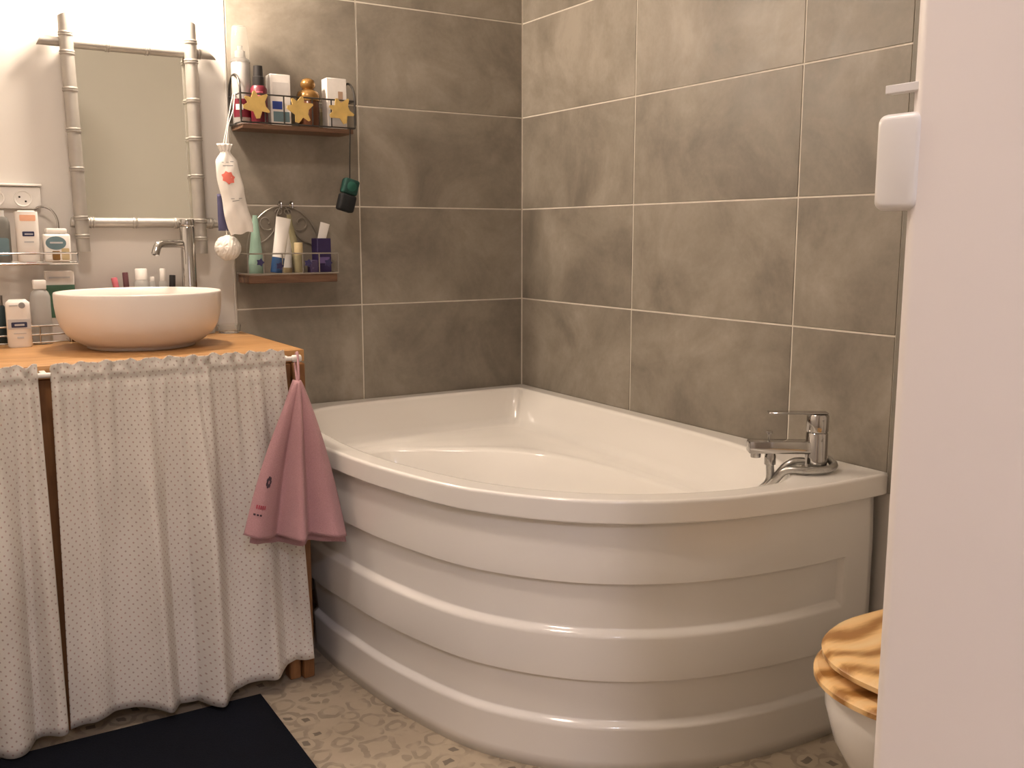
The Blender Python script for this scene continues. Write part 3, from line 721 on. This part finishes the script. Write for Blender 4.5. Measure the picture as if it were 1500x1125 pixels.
# white bottle with peach print
def flat_bottle(name, label, c, hw, hd, h, mat, cap=None, shoulder=.75):
    b_ = thing(name, label, 'bottle', c)
    p_ = [(0, 0), (.9, 0), (1, .03*h), (1, shoulder*h), (.97, (shoulder+.08)*h), (.86, .96*h), (.7, h), (0, h)]
    mb = MB(); sg = 32
    prof = [(r, z) for r, z in p_]
    mb.lathe(prof, (0, 0, 0), sg)
    for v in mb.v:                                   # squarish oval section
        r = math.hypot(v.x, v.y)
        if r > 1e-6:
            cs, sn = v.x/r, v.y/r; e = 2/3.2
            v.x = math.copysign(abs(cs)**e, cs)*hw*r; v.y = math.copysign(abs(sn)**e, sn)*hd*r
    mb.xf(T(*c)); obj('bottle_body', mb, mat, b_, ang=50); return b_
def fpatch(name, c, x0, x1, z0, z1, y, mat, parent, r=.0):
    o_ = rrect(x1-x0, z1-z0, r or min(x1-x0, z1-z0)*.15, 3)
    M = Matrix(((1, 0, 0, c[0]+(x0+x1)/2), (0, 0, 1, c[1]+y), (0, 1, 0, c[2]+(z0+z1)/2), (0, 0, 0, 1)))
    return obj(name, MB().prism(o_, -.0006, .0006, M), mat, parent)
c = (-1.5285, -.082, SZ); b_ = flat_bottle('shampoo_bottle', 'white bottle with peach and navy print on the wire shelf', c, .0265, .018, .128, T_GLOSSW, shoulder=.90)
fpatch('label', c, -.017, .019, .102, .117, -.0182, T_ORANGE, b_); fpatch('label', c, -.013, .014, .064, .076, -.0184, T_NAVY, b_)
fpatch('label', c, -.008, .011, .068, .071, -.0192, T_LGREY, b_); fpatch('label', c, -.010, .012, .048, .052, -.0184, T_LGREY, b_, .001); fpatch('label', c, -.008, .014, .020, .024, -.0184, T_RED, b_, .001)
c = (-1.590, -.075, SZ); b_ = flat_bottle('lotion_bottle', 'grey see-through bottle on the wire shelf beside the peach printed bottle', c, .024, .018, .112, T_GREYB, shoulder=.8)
lathe_obj('cap', [(0, .113), (.013, .113), (.013, .128), (0, .128)], c, T_FROST, b_, 16)
fpatch('label', c, -.018, .018, .015, .060, -.0186, T_TEAL, b_)
c = (-1.463, -.080, SZ); bx_ = thing('cream_jar', 'square white jar with dark oval label and gold print on the wire shelf', 'jar', c)
obj('jar_body', MB().box((c[0]-.031, c[1]-.026, SZ), (c[0]+.031, c[1]+.026, SZ+.070), .006, 3), T_GLOSSW, bx_)
obj('lid', MB().box((c[0]-.024, c[1]-.022, SZ+.0705), (c[0]+.024, c[1]+.022, SZ+.084), .004, 2), T_WPL, bx_)
ov = [(.024*math.cos(2*PI*k/24), .017*math.sin(2*PI*k/24)) for k in range(24)]
My = lambda x, y, z: Matrix(((1, 0, 0, x), (0, 0, 1, y), (0, 1, 0, z), (0, 0, 0, 1)))
obj('label', MB().prism(ov, -.0007, .0007, My(c[0]-.004, c[1]-.0262, SZ+.047)), T_TEAL, bx_)
fpatch('label', c, -.018, .012, .046, .050, -.0272, T_LGREY, bx_, .001)
fpatch('label', c, -.014, .004, .004, .027, -.0264, T_GOLD, bx_); fpatch('label', c, .008, .026, .004, .034, -.0264, T_CREAM, bx_)
# ------------------------------------------------------------------ bottles on the table, left of the basin
c = (-1.569, -.150, VZ); b_ = flat_bottle('deodorant_bottle', 'white bottle with grey band and navy label standing on the wooden table', c, .0275, .018, .118, T_GLOSSW, shoulder=.86)
fpatch('label', c, -.0255, .0255, .046, .070, -.0183, T_LGREY, b_, .001); fpatch('label', c, -.018, .017, .050, .063, -.0192, T_NAVY, b_)
fpatch('label', c, -.011, .011, .054, .0585, -.0200, T_LGREY, b_, .001)
dd = [(.0075*math.cos(2*PI*k/16), .0075*math.sin(2*PI*k/16)) for k in range(16)]
obj('label', MB().prism(dd, -.0007, .0007, My(c[0]+.008, c[1]-.0178, VZ+.104)), T_GREYP, b_); fpatch('label', c, -.020, -.001, .1025, .1055, -.0182, T_LGREY, b_, .001)
fpatch('label', c, -.014, .014, .034, .036, -.0183, T_LGREY, b_, .0008); fpatch('label', c, -.007, .008, .022, .027, -.0183, T_LGREY, b_, .001)
c = (-1.512, -.098, VZ); b_ = thing('mouthwash_bottle', 'clear bottle with square white cap behind the white deodorant bottle', 'bottle', c)
lathe_obj('bottle_body', [(0, .001), (.022, .001), (.024, .004), (.024, .12), (.020, .132), (.013, .138), (0, .138)], c, T_FROST, b_, 24)
obj('cap', MB().box((c[0]-.015, c[1]-.015, VZ+.139), (c[0]+.015, c[1]+.015, VZ+.163), .003, 2), T_WPL, b_)
b_ = thing('cosmetic_carton', 'green and white carton standing behind the clear capped bottle', 'box', (-1.458, -.045, VZ))
obj('carton', MB().box((-1.492, -.058, VZ), (-1.424, -.030, 1.0205), .001, 1), plain('white_card', (.74, .70, .66), .6), b_)
obj('label', MB().box((-1.4922, -.0588, .900), (-1.4238, -.0582, .985)), T_GREEN, b_)
obj('label', MB().box((-1.484, -.0588, 1.002), (-1.434, -.0582, 1.006)), T_LGREY, b_)
b_ = thing('dark_bottle', 'dark slim bottle with chrome cap on the table by the white deodorant', 'bottle', (-1.606, -.075, VZ))
lathe_obj('bottle_body', [(0, .0), (.015, .0), (.016, .002), (.016, .095), (.012, .10), (0, .10)], (-1.606, -.075, VZ), plain('dark_teal_plastic', (.03, .05, .055), .3), b_, 18)
lathe_obj('cap', [(0, .1005), (.011, .1005), (.011, .125), (0, .125)], (-1.606, -.075, VZ), T_CHROME, b_, 18)
wk = thing('wire_basket', 'low chrome wire basket on the table behind the bottles', 'basket', (-1.55, -.06, VZ))
for z_ in (.006, .026, .048):
    obj('wire', MB().tube([(-1.70, -.125, VZ+z_), (-1.452, -.125, VZ+z_), (-1.452, -.008, VZ+z_), (-1.70, -.008, VZ+z_)], .0022, 6, True), T_CHROME, wk)
for x in (-1.70, -1.64, -1.58, -1.52, -1.452): obj('wire', MB().tube([(x, -.125, VZ+.003), (x, -.125, VZ+.048)], .002, 6), T_CHROME, wk)
b_ = thing('lip_balm_pot', 'small dark brown pot in the wire basket beside the basin', 'jar', (-1.425, -.085, VZ))
lathe_obj('pot', [(0, 0), (.017, 0), (.018, .003), (.018, .020), (0, .020)], (-1.425, -.085, VZ), T_BROWN, b_, 20); lathe_obj('lid', [(0, .0205), (.019, .0205), (.019, .030), (.017, .032), (0, .032)], (-1.425, -.085, VZ), T_CHROME, b_, 20)
b_['label'] = 'small brown pot with chrome lid half hidden behind the basin'
# ------------------------------------------------------------------ cosmetics between basin and wall
def slim(name, label, c, r, h, body, cap, hc, rc=None, tilt=0):
    b_ = thing(name, label, 'cosmetics', c); M = Matrix.Rotation(tilt, 4, 'Y')
    obj('body', MB().lathe([(0, 0), (r*.94, 0), (r, .003), (r, h-.008), (r*.8, h), (0, h)], c, 20, mat=M), body, b_)
    rc = rc or r*.8
    obj('cap', MB().lathe([(0, h+.0004), (rc, h+.0004), (rc, h+hc-.002), (rc*.9, h+hc), (0, h+hc)], c, 20, mat=M), cap, b_); return b_
slim('lip_gloss', 'pink cosmetic tube leaning behind the basin rim', (-1.296, -.030, VZ+.0035), .010, .115, T_PINKP, T_PINKP, .045, tilt=-.16)
slim('nail_polish', 'plum coloured cosmetic tube behind the basin rim', (-1.289, -.050, VZ+.001), .0095, .135, T_MAG, plain('plum_cap', (.11, .04, .05), .3), .04, tilt=-.04)
slim('cream_bottle', 'stubby clear bottle with wide white cap behind the basin', (-1.255, -.050, VZ), .0185, .155, T_FROST, T_WPL, .030, .0155)
slim('serum_vial', 'tiny white capped vial behind the basin next to the wide cap', (-1.226, -.045, VZ), .008, .150, T_FROST, T_WPL, .012, .006)
slim('pump_bottle', 'slim white topped bottle standing behind the basin near the tap', (-1.198, -.045, VZ), .011, .150, T_FROST, T_WPL, .034, .0075)
slim('mascara', 'short black cosmetic tube behind the basin near the tap', (-1.178, -.035, VZ), .0085, .120, T_BLK, T_BLK, .046, .0085, tilt=.05)
b_ = thing('glass_dish', 'small clear glass dish on the table corner by the tiles', 'dish', (-1.030, -.075, VZ))
lathe_obj('dish', [(0, .0005), (.026, .0005), (.030, .004), (.0325, .024), (.0305, .024), (.028, .006), (0, .004)], (-1.030, -.075, VZ), T_GLASS, b_, 28)
o_ = lathe_obj('tumbler', [(0, .0005), (.021, .0005), (.022, .003), (.025, .100), (.0235, .100), (.0205, .006), (0, .005)], (-1.083, -.045, VZ), T_FROST, None, 24)
tag(o_, 'frosted drinking tumbler half hidden behind the basin', 'cup')

# ------------------------------------------------------------------ upper wire shelf with yellow leaves on the tiles
US = 1.4185
us = thing('leaf_wire_shelf', 'dark wire wall shelf decorated with three yellow leaves on the tiles', 'shelf', (-.81, 0, US))
x0, x1, yf = -.982, -.648, -.112
obj('shelf_board', MB().box((x0+.004, yf+.004, US-.013), (x1-.004, -.003, US), .001, 1), T_SHELFW, us)
obj('top_rail', MB().tube([(x0, -.003, 1.498), (x0, yf, 1.498), (x1, yf, 1.498), (x1, -.003, 1.498)], .0024, 6), T_WIRE, us)
obj('bottom_rail', MB().tube([(x0, -.003, US+.003), (x0, yf, US+.003), (x1, yf, US+.003), (x1, -.003, US+.003)], .0024, 6), T_WIRE, us)
for x in (x0, x0+.068, x0+.122, x0+.205, x0+.262, x1): obj('upright', MB().tube([(x, yf, US+.003), (x, yf, 1.498)], .002, 6), T_WIRE, us)
for x in (x0, x1):
    obj('side_arch', MB().tube([(x, -.004, US+.01)]+[(x, -.004-.108*(.5-.5*math.cos(PI*k/12)), 1.498+.056*math.sin(PI*k/12)) for k in range(13)]+[(x, yf, US+.01)], .0032, 6), T_WIRE, us)
def leaf_outline(r, rot):
    L = [(-.08, 1.0), (.08, 1.0), (.24, .58), (.92, .72), (.98, .60), (.70, .18), (.72, -.18), (.98, -.55), (.88, -.66), (.38, -.50), (.14, -1.0), (-.14, -1.0), (-.28, -.48), (-.98, -.22), (-.98, .02), (-.62, .20), (-.80, .58), (-.70, .68), (-.30, .55)]
    c_, s_ = math.cos(rot), math.sin(rot)
    return [(r*(x*c_-y*s_), r*(x*s_+y*c_)) for x, y in L]
for cx, cz, rt_ in ((-.941, 1.4685, .12), (-.817, 1.4635, -.22), (-.694, 1.467, .35)):
    lf = obj('leaf_ornament', MB().prism(leaf_outline(.037, rt_), -.0015, .0015, My(cx, yf-.006, cz)), T_YEL, us)
# things on it
c = (-.958, -.045, US); b_ = thing('foam_spray', 'tall white spray can with clear cap on the leaf decorated shelf', 'bottle', c)
lathe_obj('can', [(0, 0), (.0245, 0), (.026, .003), (.026, .165), (.022, .178), (.016, .182), (0, .182)], c, plain('pearl_can', (.50, .48, .46), .25, .3), b_)
lathe_obj('nozzle', [(0, .1825), (.012, .1825), (.012, .200), (.006, .203), (.006, .214), (0, .215)], c, T_WPL, b_, 16)
lathe_obj('clear_cap', [(.0262, .170), (.0268, .172), (.0245, .225), (.0205, .262), (.018, .267), (0, .268)], c, T_CLEAR, b_)
obj('label', band(c, .0264, .02, .07, CAMA(*c[:2])-1.1, CAMA(*c[:2])+1.1), T_MAG, b_); obj('label', band(c, .0268, .040, .055, CAMA(*c[:2])-.7, CAMA(*c[:2])+.1), T_LGREY, b_)
c = (-.919, -.076, US); b_ = thing('crimson_bottle', 'crimson bottle with long black cap on the leaf decorated shelf', 'bottle', c)
lathe_obj('bottle_body', [(0, 0), (.0215, 0), (.023, .003), (.023, .098), (.018, .106), (0, .106)], c, T_MAG, b_)
lathe_obj('cap', [(0, .1065), (.0155, .1065), (.0155, .130), (.0135, .132), (.0125, .160), (0, .162)], c, T_BLK, b_)
obj('label', band(c, .0234, .086, .089, CAMA(*c[:2])-.9, CAMA(*c[:2])+.5), T_PINKP, b_); obj('label', band(c, .0234, .074, .080, CAMA(*c[:2])-.8, CAMA(*c[:2])+.2), T_PINKP, b_)
def carton(name, label, c, w_, d_, h, mat, rot=0, lid=0.):
    b_ = thing(name, label, 'box', c); M = T(*c) @ Rz(rot)
    obj('carton', MB().box((-w_/2, -d_/2, 0), (w_/2, d_/2, h), .0012, 1, M), mat, b_); return b_, M
T_CARD = MATS['white_card']
b_, M = carton('medicine_carton', 'white carton with blue square print next to the crimson bottle', (-.858, -.060, US), .058, .046, .142, T_CARD, -.05)
obj('label', MB().box((-.024, -.0236, .046), (.004, -.0229, .068), mat=M), plain('cobalt_print', (.03, .06, .28), .5), b_); obj('label', MB().box((-.022, -.0236, .085), (.024, -.0229, .120), mat=M), plain('faint_grey_print', (.56, .53, .51), .6), b_)
obj('label', MB().box((-.022, -.0236, .012), (.024, -.0229, .040), mat=M), T_TEAL, b_)
b_, M = carton('tablet_carton', 'plain white carton at the tile joint end of the leaf shelf', (-.690, -.060, US), .060, .046, .145, T_CARD, -.04)
obj('label', MB().box((.004, -.0236, .075), (.018, -.0229, .108), mat=M), plain('tan_print', (.40, .27, .19), .6), b_); obj('label', MB().box((-.026, -.0236, .01), (.026, -.0229, .055), mat=M), T_LGREY, b_)
c = (-.769, -.058, US); b_ = thing('perfume_bottle', 'amber bottle with round gold stopper between the two white cartons', 'bottle', c)
lathe_obj('bottle_body', [(0, 0), (.026, 0), (.030, .004), (.032, .045), (.031, .075), (.0305, .076), (0, .076)], c, T_BROWN, b_)
lathe_obj('shoulder', [(0, .0765), (.0325, .0765), (.034, .090), (.030, .102), (.019, .109), (0, .1095)], c, T_GOLD, b_)
lathe_obj('stopper', [(0, .110), (.014, .110), (.021, .117), (.022, .126), (.018, .136), (.009, .141), (0, .142)], c, T_GOLD, b_, 18)
lathe_obj('neck_ring', [(0, .1085), (.0, .109), (.014, .109), (.014, .112), (0, .112)], c, T_GOLD, b_, 18)
for (nm, lb, cc, r, h, m1, m2) in (('cream_pot', 'small cream pot behind the middle yellow leaf', (-.825, -.030, US), .014, .03, T_CREAM, T_WPL), ('ointment_tube', 'short olive tube standing behind the last yellow leaf', (-.726, -.030, US), .011, .052, T_OLIVE, T_CREAM)):
    b_ = thing(nm, lb, 'jar' if 'pot' in nm else 'tube', cc); lathe_obj('body', [(0, 0), (r*.95, 0), (r, .003), (r, h), (0, h)], cc, m1, b_, 18); lathe_obj('cap', [(0, h+.0004), (r*.9, h+.0004), (r*.9, h+.010), (0, h+.011)], cc, m2, b_, 18)
# hanging sponge
hs = thing('hanging_sponge', 'dark green and black sponge hanging on a cord from the leaf shelf', 'sponge', (-.672, -.105, 1.19))
obj('cord', MB().tube([(-.6655, -.116, 1.4185), (-.6665, -.1165, 1.40), (-.667, -.112, 1.34), (-.667, -.108, 1.278)], .0016, 6), T_CORD, hs)
Ms = T(-.673, -.106, 1.231) @ Matrix.Rotation(.27, 4, 'Y')
obj('sponge_half', MB().box((-.0235, -.016, .0005), (.0235, .016, .046), .007, 3, Ms), T_DGREEN, hs)
obj('sponge_half', MB().box((-.0245, -.017, -.050), (.0245, .017, .000), .007, 3, Ms), T_BLKS, hs)
obj('pad', MB().lathe([(0, -.0175), (.013, -.0172), (.015, -.0158), (0, -.015)], (0, 0, 0), 18, mat=Ms @ T(0, 0, .024) @ Matrix(((1, 0, 0, 0), (0, 0, 1, 0), (0, -1, 0, 0), (0, 0, 0, 1)))), plain('green_pad', (.010, .085, .060), .6), hs)

# ------------------------------------------------------------------ lower wire shelf with scrolls
LS = 1.001
ls = thing('scroll_wire_shelf', 'pewter wire shelf with scroll back and wooden base on the tiles', 'shelf', (-.84, 0, LS))
x0, x1 = -.980, -.712
obj('shelf_board', MB().box((x0+.002, yf+.002, LS-.024), (x1-.002, -.003, LS), .002, 1), T_SHELFW, ls)
obj('top_rail', MB().tube([(x0, -.003, 1.061), (x0, yf, 1.061), (x1, yf, 1.061), (x1, -.003, 1.061)], .0022, 6), T_WIREL, ls)
obj('bottom_rail', MB().tube([(x0, -.003, LS+.003), (x0, yf, LS+.003), (x1, yf, LS+.003), (x1, -.003, LS+.003)], .0022, 6), T_WIREL, ls)
for x in (x0, x0+.045, x0+.10, x0+.16, x0+.21, x1): obj('upright', MB().tube([(x, yf, LS+.003), (x, yf, 1.061)], .0018, 6), T_WIREL, ls)
yb = -.006
mid = -.838
obj('back_arch', MB().tube([(mid+.112*math.cos(a), yb, 1.06+.138*math.sin(a)) for a in [PI*k/28 for k in range(29)] if abs(a-PI/2) > .14 or True], .0022, 6), T_WIREL, ls)
def spiral(cx, cz, r0, r1, a0, a1, n=26): return [(cx+(r0+(r1-r0)*k/n)*math.cos(a0+(a1-a0)*k/n), yb, cz+(r0+(r1-r0)*k/n)*math.sin(a0+(a1-a0)*k/n)) for k in range(n+1)]
for s_ in (-1, 1):
    f = lambda pts: [(mid+s_*(p[0]-mid), p[1], p[2]) for p in pts]
    obj('scroll', MB().tube(f(spiral(mid+.052, 1.150, .024, .008, -2.2, 3.6)), .0019, 6), T_WIREL, ls)
    obj('scroll', MB().tube(f(cat_rom([(mid+.008, yb, 1.197), (mid+.020, yb, 1.17), (mid+.028, yb, 1.13), (mid+.055, yb, 1.10), (mid+.085, yb, 1.085), (mid+.098, yb, 1.062)], 5)), .0019, 6), T_WIREL, ls)
    obj('scroll', MB().tube(f(spiral(mid+.012, 1.180, .012, .005, 0, 5.5, 18)), .0019, 6), T_WIREL, ls)
for x in (mid-.012, mid+.022): obj('hook', MB().tube(cat_rom([(x, -.004, 1.198), (x, -.012, 1.210), (x+.002, -.022, 1.206), (x+.002, -.022, 1.192)], 4), .0025, 6), T_CHROME, ls)
def flower(r, k=5): return [((r if i % 2 == 0 else r*.62)*math.cos(PI*i/k), (r if i % 2 == 0 else r*.62)*math.sin(PI*i/k)) for i in range(2*k)]
for cx, cz, r in ((-.946, 1.037, .012), (-.890, 1.026, .012), (-.806, 1.033, .012), (-.744, 1.033, .013)):
    obj('flower_ornament', MB().prism(flower(r), -.0015, .0015, My(cx, yf-.0045, cz)), T_BLUEF, ls)
def tube_pack(name, label, base, h, w_, mat, capmat, hc, rc, tilt=0, spin=0, up_=True, tip=.0012):
    """squeeze tube standing on its cap: round at the cap, flattening to a crimped seal"""
    b_ = thing(name, label, 'tube', base)
    M = T(*base) @ Matrix.Rotation(tilt, 4, 'Y') @ Rz(spin)
    mb = MB(); sg = 24; nz = 10
    for j in range(nz+1):
        t_ = j/nz; z = hc+(h-hc)*t_; a = rc*(1-t_)+w_/2*t_; b2 = rc*(1-t_**1.3)+tip*t_**1.3
        for k in range(sg): mb.v.append(M @ Vector((a*math.cos(2*PI*k/sg), b2*math.sin(2*PI*k/sg), z)))
    for j in range(nz):
        for k in range(sg): mb.f.append([j*sg+k, j*sg+(k+1) % sg, (j+1)*sg+(k+1) % sg, (j+1)*sg+k])
    mb.f.append(list(range(sg))); mb.f.append([nz*sg+k for k in range(sg)])
    obj('tube_body', mb, mat, b_, ang=60)
    obj('cap', MB().lathe([(0, 0), (rc*.95, 0), (rc, .002), (rc, hc-.0004), (0, hc-.0004)], (0, 0, 0), 20, mat=M), capmat, b_)
    return b_, M
tube_pack('mint_tube', 'mint green squeeze tube standing in the scroll shelf', (-.945, -.070, LS), .168, .014, T_MINT, T_MINT, .03, .0215, .02, tip=.002)
b_, M = tube_pack('toothpaste_tube', 'white tube with blue cap leaning in the scroll shelf', (-.888, -.078, LS+.004), .160, .048, T_GLOSSW, T_BLUE, .045, .018, .17, .2)
b_, M = tube_pack('white_cream_tube', 'plain white tube standing next to the leaning blue capped tube', (-.845, -.040, LS), .128, .036, T_GLOSSW, T_CREAM, .018, .016, .02, .1)
tube_pack('olive_tube', 'slim pale olive tube leaning back in the scroll shelf', (-.806, -.040, LS+.002), .172, .016, T_OLIVE, T_OLIVE, .03, .015, -.16, .4)
b_ = thing('cream_stick', 'small cream coloured stick bottle beside the olive tube', 'bottle', (-.822, -.083, LS))
lathe_obj('bottle_body', [(0, 0), (.0125, 0), (.0135, .002), (.0135, .055), (0, .055)], (-.822, -.083, LS), T_OLIVE, b_, 18); lathe_obj('cap', [(0, .0555), (.0125, .0555), (.0125, .088), (.011, .091), (0, .091)], (-.822, -.083, LS), T_CREAM, b_, 18)
b_, M = carton('purple_carton', 'deep purple carton at the open end of the scroll shelf', (-.744, -.062, LS), .044, .040, .103, T_PURP, .08)
obj('label', MB().box((-.016, -.0208, .030), (.016, -.0202, .048), mat=M), plain('violet_print', (.16, .11, .28), .5), b_)
b_, M = tube_pack('flat_white_tube', 'white flat tube leaning beyond the purple carton', (-.754, -.024, LS+.003), .150, .030, T_GLOSSW, T_GLOSSW, .018, .010, .26, .0)
b_, M = carton('dark_carton', 'low dark violet carton lying between the olive tube and purple carton', (-.781, -.088, LS), .022, .034, .040, plain('dark_violet_card', (.06, .04, .10), .5), .0)

# ------------------------------------------------------------------ cotton-pad bag and bath puff hanging at the tile edge
hb = thing('cotton_pad_bag', 'white drawstring bag with red flower print hanging at the tile edge', 'bag', (-1.0, -.08, 1.10))
def bag_fn(side):
    def fn(u, v):
        # v 0 top .. 1 bottom, leaning to the right as it falls
        wd = .012+.019*smoothstep(0, .14, v)+.004*v-.003*smoothstep(.92, 1, v)
        cx = -1.034+.036*v**1.3; z = 1.340-.222*v
        a = (u-.5)*2
        th = (.005+.015*math.sin(PI*min(1, v*.96+.04))**.7)*max(0, 1-a*a)**.6
        wr = .0008*math.sin(u*9+v*21)+.0006*math.sin(u*17-v*11)
        return Vector((cx+wd*a+.0015*math.sin(v*14+u*2), -.125-side*th+(wr if side > 0 else 0)-.004*v, z+.006*a*v+.002*math.sin(u*11)*v))
    return fn
g1 = MB().grid(bag_fn(1), 28, 36); g1.grid(bag_fn(-1), 28, 36)
obj('bag_body', g1, T_BAG, hb, ang=70)
pf = bag_fn(1)
fp_ = [(.40+.27*(1 if i % 2 == 0 else .78)*math.cos(PI*i/7), .325+.082*(1 if i % 2 == 0 else .78)*math.sin(PI*i/7)) for i in range(14)]
obj('flower_print', MB().add([pf(*q_)+Vector((0, -.0016, 0)) for q_ in fp_]+[pf(.40, .325)+Vector((0, -.002, 0))], [[i, (i+1) % 14, 14] for i in range(14)]), plain('coral_print', (.70, .16, .12), .6), hb)
tl = MB()
for (u_, v_, du, dv_) in ((.25, .18, .45, .010), (.22, .14, .3, .008), (.6, .13, .15, .010), (.30, .57, .14, .008), (.34, .60, .30, .008), (.62, .58, .16, .008)):
    tl.add([pf(u_, v_)+Vector((0, -.0016, 0)), pf(u_+du, v_)+Vector((0, -.0016, 0)), pf(u_+du, v_+dv_)+Vector((0, -.0016, 0)), pf(u_, v_+dv_)+Vector((0, -.0016, 0))], [[0, 1, 2, 3]])
obj('small_print', tl, T_GREYP, hb)['kind'] = 'stuff'
rf = MB()
rf.grid(lambda u, v: Vector((-1.034+(.012+.010*v)*math.cos(u*2*PI), -.125+(.008+.004*v)*math.sin(u*2*PI)+.002*math.sin(u*60), 1.336+.022*v)), 40, 5)
obj('ruffle', rf, T_BAG, hb, ang=70, solid=.0006)
obj('drawstring', MB().tube([(-1.033, -.125, 1.345), (-1.018, -.11, 1.41), (-.995, -.085, 1.455), (-.9855, -.075, 1.500), (-.9815, -.0735, 1.5025), (-.979, -.075, 1.498)], .0012, 6), T_BAG, hb)
bp = thing('bath_puff', 'white round net bath puff hanging below the drawstring bag', 'bath puff', (-1.035, -.10, 1.05))
def puff():
    mb = MB(); R_ = .033
    for s_, (ax_, ph) in enumerate(((0, 0), (1.0, .8), (2.0, 1.7), (.5, 2.6), (1.5, 3.9))):
        M = T(-1.032, -.105, 1.078) @ Matrix.Rotation(ax_, 4, 'X') @ Matrix.Rotation(ph, 4, 'Z')
        mb2 = MB().grid(lambda u, v: Vector((R_*(1+.10*math.sin(u*2*PI*9+v*6))*math.sin(.25+v*2.6)*math.cos(u*2*PI), R_*(1+.10*math.sin(u*2*PI*9+v*6))*math.sin(.25+v*2.6)*math.sin(u*2*PI), R_*math.cos(.25+v*2.6)*(1+.05*math.cos(u*2*PI*7)))), 54, 10).xf(M)
        mb.add(mb2.v, mb2.f)
    return mb
obj('net_ruffles', puff(), T_COTTON, bp, ang=80)
obj('cord', MB().tube([(-1.032, -.105, 1.105), (-1.037, -.098, 1.16), (-1.038, -.085, 1.25), (-1.02, -.06, 1.36), (-.992, -.0505, 1.47), (-.984, -.0505, 1.502), (-.980, -.0505, 1.500)], .0014, 6), T_COTTON, bp)
o_ = obj('lavender_sachet', MB().grid(lambda u, v: Vector((-1.046+.014*(u-.5)*2*(.5+.5*v)+.006*v, -.098-.005*math.sin(PI*u), 1.225-.10*v)), 8, 14), plain('lavender_cloth', (.08, .075, .15), .8), None, (-1.046, -.098, 1.12), 60, .003)
tag(o_, 'narrow lavender cloth sachet hanging behind the white drawstring bag', 'sachet')

for o in bpy.data.objects:
    if '_o' in o: del o['_o']
